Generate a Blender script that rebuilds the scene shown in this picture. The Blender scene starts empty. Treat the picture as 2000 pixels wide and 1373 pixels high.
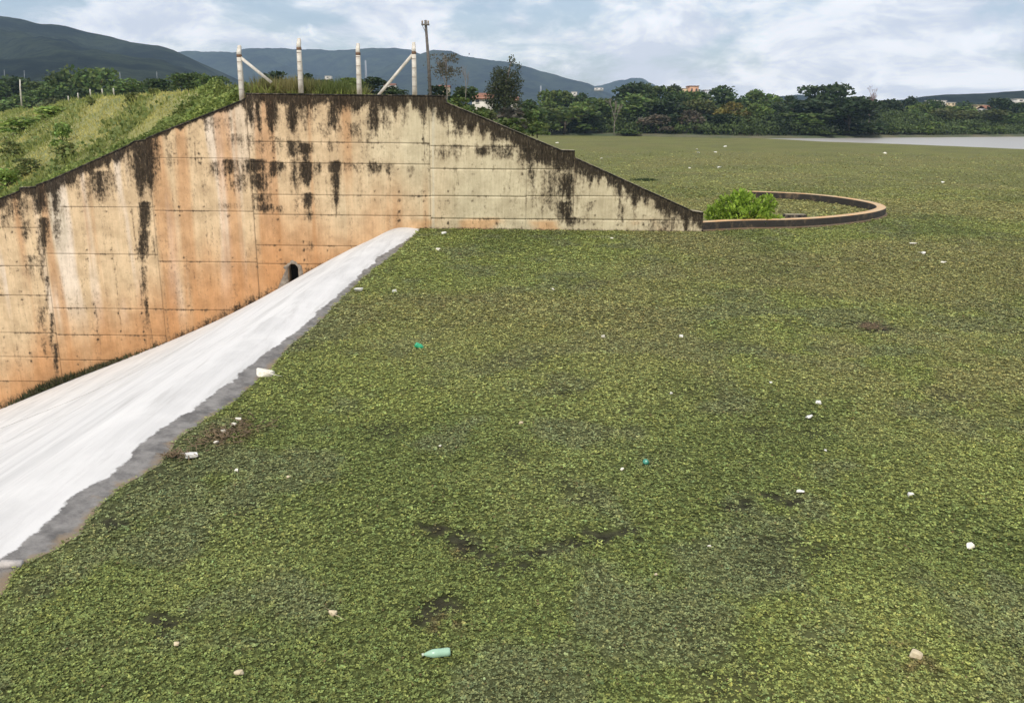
import bpy, bmesh, math, random
import numpy as np
from mathutils import Matrix, Vector

scene = bpy.context.scene
COL = scene.collection
rad = math.radians
rng = np.random.default_rng(7)
random.seed(7)

# ------------------------------------------------------------------ camera, sky, sun, exposure
F = 1650.0                      # focal length in pixels of a 2000 px wide picture
CAM_H = 5.5
PITCH = math.atan(458.5 / F)
ROLL = rad(0.6)
Rm = Matrix.Rotation(math.pi / 2 - PITCH, 3, 'X') @ Matrix.Rotation(ROLL, 3, 'Z')
cam_data = bpy.data.cameras.new('camera')
cam = bpy.data.objects.new('camera', cam_data)
COL.objects.link(cam)
cam_data.sensor_width = 36.0
cam_data.lens = F / 2000 * 36
cam_data.clip_start = 0.1
cam_data.clip_end = 40000
cam.matrix_world = Matrix.Translation((0, 0, CAM_H)) @ Rm.to_4x4()
scene.camera = cam

SUN_EL, SUN_AZ = rad(50), rad(200)      # azimuth measured clockwise from +Y: behind the camera, a little left
sun_dir = Vector((math.sin(SUN_AZ) * math.cos(SUN_EL), math.cos(SUN_AZ) * math.cos(SUN_EL), math.sin(SUN_EL)))
sl = bpy.data.lights.new('sun', 'SUN')
sl.energy = 2.9
sl.angle = rad(1.5)
sl.color = (1.0, 0.95, 0.87)
sun = bpy.data.objects.new('sun', sl)
COL.objects.link(sun)
sun.rotation_euler = sun_dir.to_track_quat('Z', 'Y').to_euler()

scene.view_settings.view_transform = 'Standard'
scene.view_settings.look = 'None'
scene.view_settings.exposure = 0.0
scene.view_settings.gamma = 1.0
scene.view_settings.use_curve_mapping = False
scene.render.engine = 'CYCLES'
scene.cycles.use_denoising = True
scene.cycles.max_bounces = 6
scene.cycles.volume_bounces = 0
scene.cycles.transparent_max_bounces = 8
scene.cycles.caustics_reflective = False
scene.cycles.caustics_refractive = False


def N(nt, t, **kw):
    n = nt.nodes.new(t)
    for k, v in kw.items():
        if k in ('operation', 'blend_type', 'data_type', 'noise_dimensions', 'attribute_name', 'sky_type', 'interpolation_type', 'feature', 'vector_type'):
            setattr(n, k, v)
        else:
            n.inputs[k].default_value = v
    return n


def math_n(nt, op, a, b=None, c=None, clamp=False):
    n = nt.nodes.new('ShaderNodeMath')
    n.operation = op
    n.use_clamp = clamp
    for i, v in enumerate((a, b, c)):
        if v is None:
            continue
        if isinstance(v, (int, float)):
            n.inputs[i].default_value = v
        else:
            nt.links.new(v, n.inputs[i])
    return n.outputs[0]


def smooth_n(nt, v, a, b, lo=0.0, hi=1.0):
    n = nt.nodes.new('ShaderNodeMapRange')
    n.interpolation_type = 'SMOOTHSTEP'
    nt.links.new(v, n.inputs[0])
    for i, q in enumerate((a, b, lo, hi)):
        n.inputs[i + 1].default_value = q
    return n.outputs[0]


def mix_n(nt, fac, a, b, blend='MIX'):
    n = nt.nodes.new('ShaderNodeMix')
    n.data_type = 'RGBA'
    n.blend_type = blend
    for sock, v in ((n.inputs[0], fac), (n.inputs[6], a), (n.inputs[7], b)):
        if isinstance(v, (int, float)):
            sock.default_value = v
        elif isinstance(v, (tuple, list)):
            sock.default_value = (*v[:3], 1)
        else:
            nt.links.new(v, sock)
    return n.outputs[2]


def noise_n(nt, vec, scale, detail=4.0, rough=0.55, dist=0.0):
    n = nt.nodes.new('ShaderNodeTexNoise')
    n.inputs['Scale'].default_value = scale
    n.inputs['Detail'].default_value = detail
    n.inputs['Roughness'].default_value = rough
    n.inputs['Distortion'].default_value = dist
    if vec is not None:
        nt.links.new(vec, n.inputs['Vector'])
    return n.outputs[0]


def vec_n(nt, v, scale=(1, 1, 1), loc=(0, 0, 0)):
    n = nt.nodes.new('ShaderNodeMapping')
    n.inputs['Scale'].default_value = scale
    n.inputs['Location'].default_value = loc
    nt.links.new(v, n.inputs['Vector'])
    return n.outputs[0]


RM = np.array(Rm)


def ray(x, y):
    return RM @ np.array([(x - 1000) / F, -(y - 686.5) / F, -1.0])


def P(x, y, z=None, Y=None):
    d = ray(x, y)
    t = (z - CAM_H) / d[2] if z is not None else Y / d[1]
    return np.array([0, 0, CAM_H]) + t * d


def proj(p):
    q = (np.asarray(p) - np.array([0, 0, CAM_H])) @ RM
    return 1000 + F * q[..., 0] / -q[..., 2], 686.5 - F * q[..., 1] / -q[..., 2]


# world: clear sky with broken pale cloud
world = bpy.data.worlds.new('World')
scene.world = world
world.use_nodes = True
nt = world.node_tree
nt.nodes.clear()
wout = nt.nodes.new('ShaderNodeOutputWorld')
sky = N(nt, 'ShaderNodeTexSky', sky_type='NISHITA')
sky.sun_disc = False
sky.sun_elevation = SUN_EL
sky.sun_rotation = SUN_AZ
sky.air_density = 1.0
sky.dust_density = 1.5
bg1 = N(nt, 'ShaderNodeBackground', Strength=0.13)
nt.links.new(sky.outputs[0], bg1.inputs[0])
tc = nt.nodes.new('ShaderNodeTexCoord')
sep = nt.nodes.new('ShaderNodeSeparateXYZ')
nt.links.new(tc.outputs['Generated'], sep.inputs[0])
zpos = math_n(nt, 'MAXIMUM', sep.outputs[2], 0.0)
den = math_n(nt, 'ADD', zpos, 0.14)
comb = nt.nodes.new('ShaderNodeCombineXYZ')
nt.links.new(math_n(nt, 'DIVIDE', sep.outputs[0], den), comb.inputs[0])
nt.links.new(math_n(nt, 'DIVIDE', sep.outputs[1], den), comb.inputs[1])
pv = comb.outputs[0]
lowv = vec_n(nt, tc.outputs['Generated'], (1, 1, 2.6))
big = noise_n(nt, vec_n(nt, lowv, loc=(3.1, 1.7, 0.2)), 3.6, 6, 0.6, 0.3)
fine = noise_n(nt, vec_n(nt, lowv, loc=(9.1, 4.2, 0)), 11.0, 8, 0.62, 0.4)
cover = math_n(nt, 'ADD', math_n(nt, 'MULTIPLY', big, 0.65), math_n(nt, 'MULTIPLY', fine, 0.35))
cl_fac = smooth_n(nt, cover, 0.44, 0.56, 0.20, 0.97)
shade = smooth_n(nt, noise_n(nt, vec_n(nt, lowv, loc=(1.3, 7.7, 0)), 8.0, 8, 0.62, 0.5), 0.40, 0.60)
cl_col = mix_n(nt, shade, (0.92, 0.93, 1.0), (1.42, 1.37, 1.34))
fac = cl_fac
# white puffs standing in the low sky
for (px, py, r, amt) in ((605, 68, 0.016, 0.9), (1488, 72, 0.017, 0.9), (1285, 35, 0.03, 0.8), (1215, 25, 0.034, 0.7),
                         (1920, 78, 0.024, 0.6), (1715, 140, 0.018, 0.55), (1715, 160, 0.013, 0.5)):
    d = Vector(ray(px, py)).normalized()
    vm = nt.nodes.new('ShaderNodeVectorMath')
    vm.operation = 'DISTANCE'
    wob = nt.nodes.new('ShaderNodeVectorMath')
    wob.operation = 'MULTIPLY_ADD'
    nn = nt.nodes.new('ShaderNodeTexNoise')
    nn.inputs['Scale'].default_value = 60
    nn.inputs['Detail'].default_value = 5
    nt.links.new(tc.outputs['Generated'], nn.inputs['Vector'])
    nt.links.new(nn.outputs[1], wob.inputs[0])
    k = r * 2.6
    wob.inputs[1].default_value = (k, k, k)
    sc = nt.nodes.new('ShaderNodeVectorMath')
    sc.operation = 'MULTIPLY'
    sc.inputs[1].default_value = (1, 1, 1.7)
    nt.links.new(tc.outputs['Generated'], sc.inputs[0])
    nt.links.new(sc.outputs[0], wob.inputs[2])
    nt.links.new(wob.outputs[0], vm.inputs[0])
    vm.inputs[1].default_value = (d.x + k / 2, d.y + k / 2, d.z * 1.7 + k / 2)
    m = smooth_n(nt, vm.outputs['Value'], 0.0, r * 1.25, amt, 0.0)
    cl_col = mix_n(nt, m, cl_col, (1.60, 1.55, 1.50))
    fac = math_n(nt, 'MAXIMUM', fac, m)
bg2 = N(nt, 'ShaderNodeBackground', Strength=1.0)
nt.links.new(cl_col, bg2.inputs[0])
mixs = nt.nodes.new('ShaderNodeMixShader')
nt.links.new(fac, mixs.inputs[0])
nt.links.new(bg1.outputs[0], mixs.inputs[1])
nt.links.new(bg2.outputs[0], mixs.inputs[2])
nt.links.new(mixs.outputs[0], wout.inputs[0])


# ------------------------------------------------------------------ helpers
def tag(o, label=None, cat=None, group=None, kind=None):
    if label: o['label'] = label
    if cat: o['category'] = cat
    if group: o['group'] = group
    if kind: o['kind'] = kind
    return o


def empty(name, loc, label=None, cat=None, group=None):
    o = bpy.data.objects.new(name, None)
    o.empty_display_size = 0.3
    COL.objects.link(o)
    o.location = loc
    return tag(o, label, cat, group)


def link(name, me, mat=None, parent=None, loc=(0, 0, 0)):
    o = bpy.data.objects.new(name, me)
    COL.objects.link(o)
    if mat is not None and not me.materials:
        me.materials.append(mat)
    if parent is not None:
        o.parent = parent
    o.location = loc
    return o


def mesh_np(name, verts, faces, smooth=False, **attrs):
    """verts (n,3); faces: (m,k) array or list of tuples"""
    me = bpy.data.meshes.new(name)
    verts = np.asarray(verts, dtype=np.float32)
    me.vertices.add(len(verts))
    me.vertices.foreach_set('co', verts.ravel())
    if isinstance(faces, np.ndarray):
        m, k = faces.shape
        li = faces.astype(np.int32).ravel()
        ls = np.arange(m, dtype=np.int32) * k
    else:
        m = len(faces)
        li = np.array([i for f in faces for i in f], dtype=np.int32)
        ls = np.cumsum([0] + [len(f) for f in faces[:-1]]).astype(np.int32)
    me.loops.add(len(li))
    me.loops.foreach_set('vertex_index', li)
    me.polygons.add(m)
    me.polygons.foreach_set('loop_start', ls)
    if smooth:
        me.polygons.foreach_set('use_smooth', np.ones(m, dtype=bool))
    for key, v in attrs.items():
        v = np.asarray(v, dtype=np.float32)
        if v.ndim == 2:
            if v.shape[1] == 3:
                v = np.concatenate([v, np.ones((len(v), 1), np.float32)], 1)
            a = me.attributes.new(key, 'FLOAT_COLOR', 'POINT')
            a.data.foreach_set('color', v.ravel())
        else:
            a = me.attributes.new(key, 'FLOAT', 'POINT')
            a.data.foreach_set('value', v)
    me.update(calc_edges=True)
    me.validate()
    return me


def _h(ix, iy, seed):
    n = (ix.astype(np.int64) * 374761393 + iy.astype(np.int64) * 668265263 + seed * 974634511) & 0xFFFFFFFF
    n = ((n ^ (n >> 13)) * 1274126177) & 0xFFFFFFFF
    n = n ^ (n >> 16)
    return (n & 0xFFFF) / 65535.0


def vnoise(x, y, seed=0):
    x = np.asarray(x, float); y = np.asarray(y, float)
    ix, iy = np.floor(x), np.floor(y)
    fx, fy = x - ix, y - iy
    fx = fx * fx * (3 - 2 * fx); fy = fy * fy * (3 - 2 * fy)
    a, b = _h(ix, iy, seed), _h(ix + 1, iy, seed)
    c, d = _h(ix, iy + 1, seed), _h(ix + 1, iy + 1, seed)
    return (a + (b - a) * fx) * (1 - fy) + (c + (d - c) * fx) * fy


def fbm(x, y, seed=0, octv=4):
    s, a, t = 0, 0.5, 0
    for i in range(octv):
        s = s + a * vnoise(x * 2 ** i, y * 2 ** i, seed + i * 17)
        t += a; a *= 0.5
    return s / t


def sstep(a, b, x):
    t = np.clip((np.asarray(x, float) - a) / (b - a), 0, 1)
    return t * t * (3 - 2 * t)


def lerp(a, b, t):
    return a + (b - a) * t


class MB:
    """collects simple shapes into one mesh"""
    def __init__(self):
        self.v, self.f = [], []

    def add(self, verts, faces):
        o = len(self.v)
        self.v += [tuple(map(float, p)) for p in verts]
        self.f += [tuple(i + o for i in f) for f in faces]
        return self

    def box(self, c, s, rz=0.0, taper=1.0):
        cx, cy, cz = c
        hx, hy, hz = s[0] / 2, s[1] / 2, s[2] / 2
        ca, sa = math.cos(rz), math.sin(rz)
        vs = []
        for k, tz in ((-1, 1.0), (1, taper)):
            for sx, sy in ((-1, -1), (1, -1), (1, 1), (-1, 1)):
                x, y = sx * hx * tz, sy * hy * tz
                vs.append((cx + x * ca - y * sa, cy + x * sa + y * ca, cz + k * hz))
        return self.add(vs, [(3, 2, 1, 0), (4, 5, 6, 7), (0, 1, 5, 4), (1, 2, 6, 5), (2, 3, 7, 6), (3, 0, 4, 7)])

    def tube(self, pts, radii, n=6, square=False):
        pts = [Vector(p) for p in pts]
        rings = []
        for i, p in enumerate(pts):
            d = (pts[min(i + 1, len(pts) - 1)] - pts[max(i - 1, 0)]).normalized()
            ref = Vector((0, 1, 0)) if abs(d.y) < 0.9 else Vector((1, 0, 0))
            a = d.cross(ref).normalized()
            b = a.cross(d).normalized()
            r = radii[i] if hasattr(radii, '__len__') else radii
            off = math.pi / 4 if square else 0
            rings.append([p + (a * math.cos(off + 2 * math.pi * k / n) + b * math.sin(off + 2 * math.pi * k / n)) * r for k in range(n)])
        vs = [v for rg in rings for v in rg]
        fs = []
        for i in range(len(pts) - 1):
            for k in range(n):
                k2 = (k + 1) % n
                fs.append((i * n + k, i * n + k2, (i + 1) * n + k2, (i + 1) * n + k))
        fs.append(tuple(range(n - 1, -1, -1)))
        fs.append(tuple((len(pts) - 1) * n + k for k in range(n)))
        return self.add(vs, fs)

    def lathe(self, prof, n=12, axis='z', M=None):
        vs, fs = [], []
        for (r, h) in prof:
            for k in range(n):
                a = 2 * math.pi * k / n
                p = Vector((r * math.cos(a), r * math.sin(a), h))
                vs.append(M @ p if M is not None else p)
        for i in range(len(prof) - 1):
            for k in range(n):
                k2 = (k + 1) % n
                fs.append((i * n + k, i * n + k2, (i + 1) * n + k2, (i + 1) * n + k))
        fs.append(tuple(range(n - 1, -1, -1)))
        fs.append(tuple((len(prof) - 1) * n + k for k in range(n)))
        return self.add(vs, fs)

    def mesh(self, name, smooth=False):
        return mesh_np(name, np.array(self.v), self.f, smooth)

    def build(self, name, mat, parent=None, smooth=False, loc=(0, 0, 0)):
        return link(name, self.mesh(name, smooth), mat, parent, loc)


def leaf_quads(p, d, n, L, W, fold=0.15):
    """diamond leaves: base p, direction d, normal n"""
    s = np.cross(d, n)
    L = np.asarray(L)[:, None] if np.ndim(L) else L
    W = np.asarray(W)[:, None] if np.ndim(W) else W
    m = p + d * L * 0.55
    v = np.stack([p, m + s * W * 0.5 + n * W * fold, p + d * L, m - s * W * 0.5 + n * W * fold], 1)
    f = np.arange(len(p) * 4).reshape(-1, 4)
    return v.reshape(-1, 3), f


def unit(v):
    return v / (np.linalg.norm(v, axis=-1, keepdims=True) + 1e-9)


def rep4(a):
    return np.repeat(a, 4, axis=0)


# ------------------------------------------------------------------ materials
def new_mat(name):
    m = bpy.data.materials.new(name)
    m.use_nodes = True
    t = m.node_tree
    b = t.nodes['Principled BSDF']
    return m, t, b


def bump(t, b, h, strength=0.3, dist=0.02):
    n = t.nodes.new('ShaderNodeBump')
    n.inputs['Strength'].default_value = strength
    n.inputs['Distance'].default_value = dist
    t.links.new(h, n.inputs['Height'])
    t.links.new(n.outputs[0], b.inputs['Normal'])


def pos_n(t):
    return t.nodes.new('ShaderNodeNewGeometry').outputs['Position']


def obj_co(t):
    return t.nodes.new('ShaderNodeTexCoord').outputs['Object']


def attr_n(t, name, out='Color'):
    n = t.nodes.new('ShaderNodeAttribute')
    n.attribute_name = name
    return n.outputs[out]


def plain(name, col, col2=None, scale=6, rough=0.85, spec=0.3, bumps=0.0, bscale=None):
    m, t, b = new_mat(name)
    b.inputs['Roughness'].default_value = rough
    b.inputs['Specular IOR Level'].default_value = spec
    c2 = col2 or tuple(c * 0.65 for c in col)
    nz = noise_n(t, obj_co(t), scale, 5, 0.65)
    t.links.new(mix_n(t, smooth_n(t, nz, 0.35, 0.68), col, c2), b.inputs['Base Color'])
    if bumps:
        bump(t, b, noise_n(t, obj_co(t), bscale or scale * 4, 4), bumps, 0.02)
    return m


def foliage(name, tinted=False, trans=0.3, rough=0.55, spec=0.25):
    m, t, b = new_mat(name)
    c = attr_n(t, 'Col')
    if tinted:
        oi = t.nodes.new('ShaderNodeObjectInfo')
        c = mix_n(t, 1.0, c, oi.outputs['Color'], 'MULTIPLY')
    t.links.new(c, b.inputs['Base Color'])
    b.inputs['Roughness'].default_value = rough
    b.inputs['Specular IOR Level'].default_value = spec
    tr = t.nodes.new('ShaderNodeBsdfTranslucent')
    t.links.new(c, tr.inputs['Color'])
    ms = t.nodes.new('ShaderNodeMixShader')
    ms.inputs[0].default_value = trans
    t.links.new(b.outputs[0], ms.inputs[1])
    t.links.new(tr.outputs[0], ms.inputs[2])
    t.links.new(ms.outputs[0], t.nodes['Material Output'].inputs[0])
    return m


M_leaf = foliage('leaf')
M_tree = foliage('tree_leaf', tinted=True)
M_mat_leaf = foliage('mat_leaf', trans=0.22, rough=0.6, spec=0.12)
M_grass = foliage('grass_blade', trans=0.35, rough=0.6)
M_bark = plain('bark', (0.16, 0.13, 0.10), (0.07, 0.055, 0.04), 3, 0.95)
M_paleb = plain('pale_bark', (0.30, 0.26, 0.22), (0.16, 0.13, 0.11), 3, 0.95)
M_pinkb = plain('bare_bark', (0.30, 0.20, 0.19), (0.18, 0.12, 0.12), 3, 0.95)
M_post = plain('post_concrete', (0.66, 0.62, 0.54), (0.46, 0.42, 0.34), 3.0, 0.9, 0.3, 0.3, 30)
M_rust = plain('rusty_stain', (0.20, 0.12, 0.07), (0.10, 0.06, 0.04), 14, 0.9)
M_wood = plain('weathered_wood', (0.17, 0.155, 0.14), (0.08, 0.072, 0.065), 5, 0.95, 0.2, 0.3, 30)
M_steel = plain('galvanised_steel', (0.55, 0.57, 0.60), (0.42, 0.44, 0.48), 2, 0.5)
M_foam = plain('foam', (0.80, 0.77, 0.66), (0.62, 0.57, 0.45), 9, 0.9, 0.2, 0.4, 40)
M_white = plain('white_litter', (0.84, 0.83, 0.78), (0.66, 0.63, 0.55), 9, 0.7, 0.3, 0.3, 40)
M_tan = plain('tan_litter', (0.62, 0.53, 0.36), (0.46, 0.37, 0.24), 12, 0.85, 0.2, 0.4, 40)
M_twig = plain('dead_stalks', (0.24, 0.17, 0.10), (0.12, 0.09, 0.06), 12, 0.95)
M_core = plain('joint_concrete', (0.40, 0.30, 0.19), (0.20, 0.15, 0.10), 2, 0.95)
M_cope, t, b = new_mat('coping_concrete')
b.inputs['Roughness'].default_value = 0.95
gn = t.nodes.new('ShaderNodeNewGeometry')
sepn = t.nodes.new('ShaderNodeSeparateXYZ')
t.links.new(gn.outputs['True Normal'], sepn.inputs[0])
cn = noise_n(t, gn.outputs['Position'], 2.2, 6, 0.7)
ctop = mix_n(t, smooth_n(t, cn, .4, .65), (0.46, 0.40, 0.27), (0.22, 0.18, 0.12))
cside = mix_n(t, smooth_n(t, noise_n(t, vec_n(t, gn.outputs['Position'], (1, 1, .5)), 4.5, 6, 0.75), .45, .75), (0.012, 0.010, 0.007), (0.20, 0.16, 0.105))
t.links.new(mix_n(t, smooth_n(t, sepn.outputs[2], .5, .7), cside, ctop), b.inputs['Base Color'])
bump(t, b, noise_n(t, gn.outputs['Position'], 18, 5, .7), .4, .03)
M_mortar = plain('grey_mortar', (0.30, 0.255, 0.20), (0.17, 0.14, 0.11), 5, 0.95, 0.2, 0.5, 20)
M_dark = plain('dark_void', (0.02, 0.018, 0.015), None, 4, 1.0)
M_wallp = plain('house_plaster', (0.72, 0.68, 0.60), (0.58, 0.53, 0.46), 0.6, 0.9)
M_creamp = plain('cream_plaster', (0.66, 0.54, 0.34), (0.52, 0.42, 0.27), 0.6, 0.9)
M_orangep = plain('orange_plaster', (0.60, 0.34, 0.21), (0.50, 0.30, 0.19), 0.6, 0.9)
M_tile = plain('clay_tile', (0.30, 0.14, 0.09), (0.18, 0.09, 0.06), 1.2, 0.9)
M_glass = plain('dark_window', (0.05, 0.06, 0.07), (0.03, 0.03, 0.04), 1, 0.2, 0.5)

# stained concrete of the retaining wall: colour carried per vertex, grain and drips added here
M_conc, t, b = new_mat('stained_concrete')
b.inputs['Roughness'].default_value = 0.92
b.inputs['Specular IOR Level'].default_value = 0.06
pz = pos_n(t)
base = attr_n(t, 'Col')
drip = attr_n(t, 'stain', 'Fac')
n1 = noise_n(t, vec_n(t, pz, (5.0, 1, 0.55)), 1.0, 6, 0.66)
n2 = noise_n(t, vec_n(t, pz, (1.15, 1, .8)), 7.5, 8, 0.78)
n3 = noise_n(t, vec_n(t, pz, (14.0, 1, 0.9)), 1.0, 4, 0.6)
thr = math_n(t, 'ADD', drip, math_n(t, 'ADD', math_n(t, 'MULTIPLY', math_n(t, 'SUBTRACT', n1, 0.5), 1.5),
                                    math_n(t, 'MULTIPLY', math_n(t, 'SUBTRACT', n2, 0.5), 2.1)))
fac = smooth_n(t, thr, 0.20, 0.78, 0.0, 0.96)
peel = smooth_n(t, noise_n(t, vec_n(t, pz, (3.0, 1, 1.1)), 3.2, 9, 0.82), 0.52, 0.68, 1.0, 0.55)
fac = math_n(t, 'MULTIPLY', fac, math_n(t, 'MAXIMUM', peel, smooth_n(t, thr, 0.75, 1.25, 0.0, 0.97)))
wash = smooth_n(t, thr, 0.02, 0.42, 0.0, 0.42)
grain = mix_n(t, smooth_n(t, n3, 0.3, 0.7), (0.93, 0.92, 0.90), (1.05, 1.05, 1.05))
c = mix_n(t, 1.0, base, grain, 'MULTIPLY')
bl = mix_n(t, smooth_n(t, noise_n(t, pz, 1.3, 7, 0.68), 0.32, 0.68), (0.80, 0.78, 0.76), (1.10, 1.10, 1.10))
c = mix_n(t, 1.0, c, bl, 'MULTIPLY')
c = mix_n(t, wash, c, (0.16, 0.11, 0.065))
speck = smooth_n(t, noise_n(t, pz, 9.0, 3, 0.7), 0.64, 0.74, 0.0, 0.55)
c = mix_n(t, speck, c, (0.12, 0.085, 0.05))
dk = mix_n(t, smooth_n(t, noise_n(t, vec_n(t, pz, (5.0, 1, 0.9)), 2.4, 8, 0.8), 0.38, 0.66), (0.004, 0.0035, 0.003), (0.052, 0.039, 0.026))
t.links.new(mix_n(t, fac, c, dk), b.inputs['Base Color'])
bump(t, b, noise_n(t, pz, 14, 5, 0.7), 0.35, 0.03)

# lime washed spillway, wet and muddy along the waterline
M_spill, t, b = new_mat('limewashed_concrete')
pz = pos_n(t)
edge = attr_n(t, 'edge', 'Fac')
wetn = math_n(t, 'ADD', edge, math_n(t, 'MULTIPLY', math_n(t, 'SUBTRACT', noise_n(t, pz, 1.1, 9, 0.72), 0.5), 0.55))
wet = smooth_n(t, wetn, -0.02, 0.03)
mp_ = t.nodes.new('ShaderNodeMapping')
mp_.inputs['Rotation'].default_value = (0, 0, 0.14)
mp_.inputs['Scale'].default_value = (1.15, 0.11, 1.0)
t.links.new(pz, mp_.inputs['Vector'])
streak = noise_n(t, mp_.outputs[0], 1.0, 7, 0.66, 0.3)
blot = noise_n(t, pz, 0.55, 5, 0.6)
wcol = mix_n(t, smooth_n(t, streak, 0.30, 0.66), (0.52, 0.51, 0.49), (0.67, 0.655, 0.63))
wcol = mix_n(t, smooth_n(t, blot, 0.42, 0.70, 0.0, 0.6), wcol, (0.72, 0.705, 0.675))
wcol = mix_n(t, smooth_n(t, noise_n(t, mp_.outputs[0], 2.6, 8, 0.75), 0.50, 0.68, 0.0, 0.55), wcol, (0.43, 0.415, 0.39))
wcol = mix_n(t, smooth_n(t, noise_n(t, pz, 7.0, 5, 0.7), 0.60, 0.80, 0.0, 0.35), wcol, (0.50, 0.47, 0.43))
mud = math_n(t, 'ADD', attr_n(t, 'mud', 'Fac'), math_n(t, 'MULTIPLY', math_n(t, 'SUBTRACT', noise_n(t, pz, 2.3, 6, 0.65), 0.5), 1.3))
gcol = mix_n(t, smooth_n(t, noise_n(t, pz, 2.6, 9, 0.75), 0.34, 0.66), (0.105, 0.098, 0.090), (0.26, 0.245, 0.225))
gcol = mix_n(t, smooth_n(t, mud, 0.40, 0.70), gcol, (0.235, 0.175, 0.11))
t.links.new(mix_n(t, wet, wcol, gcol), b.inputs['Base Color'])
t.links.new(math_n(t, 'SUBTRACT', 0.9, math_n(t, 'MULTIPLY', wet, 0.35)), b.inputs['Roughness'])
b.inputs['Specular IOR Level'].default_value = 0.3
bump(t, b, noise_n(t, pz, 9, 6, 0.7), 0.25, 0.03)

# guide wall
M_guide, t, b = new_mat('guide_wall_concrete')
pz = pos_n(t)
b.inputs['Roughness'].default_value = 0.92
upn = t.nodes.new('ShaderNodeNewGeometry')
dkw = attr_n(t, 'stain', 'Fac')
nn1 = noise_n(t, vec_n(t, pz, (1.5, 1.5, 1.0)), 1.6, 6, 0.68)
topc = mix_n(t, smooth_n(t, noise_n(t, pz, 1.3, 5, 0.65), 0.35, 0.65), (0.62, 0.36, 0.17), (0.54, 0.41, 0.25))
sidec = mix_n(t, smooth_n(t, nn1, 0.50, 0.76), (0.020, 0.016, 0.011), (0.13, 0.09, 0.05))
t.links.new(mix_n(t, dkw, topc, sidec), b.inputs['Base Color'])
bump(t, b, noise_n(t, pz, 12, 5, 0.7), 0.4, 0.03)

# floating plant mat underlayer
M_mat, t, b = new_mat('floating_mat')
pz = pos_n(t)
b.inputs['Roughness'].default_value = 0.8
b.inputs['Specular IOR Level'].default_value = 0.04
tx = mix_n(t, 1.0, attr_n(t, 'Col'), mix_n(t, smooth_n(t, noise_n(t, pz, 5.0, 6, 0.75), 0.32, 0.68), (0.5, 0.5, 0.5), (1.3, 1.3, 1.25)), 'MULTIPLY')
t.links.new(tx, b.inputs['Base Color'])
bump(t, b, noise_n(t, pz, 5.0, 6, 0.75), 0.7, 0.12)

M_water, t, b = new_mat('lake_water')
b.inputs['Base Color'].default_value = (0.36, 0.34, 0.30, 1)
b.inputs['Roughness'].default_value = 0.35
b.inputs['IOR'].default_value = 1.33
pz = pos_n(t)
bump(t, b, noise_n(t, vec_n(t, pz, (1, 0.5, 1)), 1.2, 5, 0.6), 0.25, 0.05)

M_ground, t, b = new_mat('ground_scrub')
pz = pos_n(t)
b.inputs['Roughness'].default_value = 1.0
gc = mix_n(t, smooth_n(t, noise_n(t, pz, 0.06, 6, 0.7), 0.35, 0.65), (0.055, 0.075, 0.028), (0.13, 0.115, 0.06))
t.links.new(gc, b.inputs['Base Color'])

M_bank, t, b = new_mat('embankment_soil')
pz = pos_n(t)
b.inputs['Roughness'].default_value = 1.0
gc = mix_n(t, smooth_n(t, noise_n(t, pz, 0.35, 6, 0.7), 0.35, 0.65), (0.26, 0.245, 0.085), (0.13, 0.15, 0.045))
t.links.new(gc, b.inputs['Base Color'])

M_hill, t, b = new_mat('wooded_hillside')
pz = pos_n(t)
b.inputs['Roughness'].default_value = 1.0
b.inputs['Specular IOR Level'].default_value = 0.0
hc = mix_n(t, smooth_n(t, noise_n(t, pz, 0.007, 9, 0.75), 0.38, 0.62), (0.014, 0.020, 0.013), (0.070, 0.088, 0.044))
hc = mix_n(t, smooth_n(t, noise_n(t, pz, 0.05, 4, 0.7), 0.45, 0.75, 0, 0.8), hc, (0.012, 0.018, 0.010))
t.links.new(hc, b.inputs['Base Color'])
bump(t, b, noise_n(t, pz, 0.02, 8, 0.8), 1.0, 40.0)

# ------------------------------------------------------------------ wall and spillway geometry
YW = 42.5


def wx(x, y): return P(x, y, Y=YW)[0]
def wz(x, y): return P(x, y, Y=YW)[2]


# wall segments, each with its own top line (pixel points on the wall plane)
SEG = [
    [(-260, 478), (-60, 410), (38, 372), (38.5, 366), (70, 364)],
    [(70, 361), (100, 350), (250, 283), (262, 275), (285, 272)],
    [(285, 269.5), (330, 251), (400, 224), (468, 197), (479, 191.5)],
    [(479, 182), (600, 183.5), (720, 185), (838, 186)],
    [(838, 186), (869, 187), (871.5, 200), (950, 232), (1030, 265.5)],
    [(1030, 265.5), (1092, 291), (1097, 293), (1123, 294)],
    [(1123, 307.5), (1200, 342), (1345, 408), (1352, 412), (1374, 415)],
]
ROWS = [
    [(20, 445), (20, 520), (20, 577), (20, 650), (20, 697), (20, 745)],
    [(124, 404), (200, 497), (200, 603), (200, 655), (200, 704)],
    [(350, 309), (400, 413), (400, 512), (400, 606)],
    [(650, 279), (650, 320), (650, 382), (650, 421), (650, 481), (550, 516)],
    [(930, 287), (930, 331), (930, 384), (930, 428)],
    [(1075, 331), (1075, 384), (1075, 429)],
    [(1200, 384), (1200, 430)],
]
# spillway profile cut by the wall plane (v = distance from the waterline, negative downstream)
X_E_W = wx(820, 449)
prof_px = [(785, 443.5), (765, 447), (740, 457), (700, 478), (650, 503.5), (600, 531), (550, 561), (500, 589), (450, 615), (400, 638),
           (300, 680), (200, 718), (100, 757), (0, 800), (-150, 860), (-300, 915)]
prof = [(wx(x, y) - X_E_W, wz(x, y)) for x, y in prof_px]
prof = [(4.0, -1.4), (2.2, -0.55), (1.0, -0.16), (0.4, -0.045), (0.0, 0.01), (-0.3, 0.07)] + prof
PV = np.array([p[0] for p in prof])[::-1]
PZ = np.array([p[1] for p in prof])[::-1]


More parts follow.
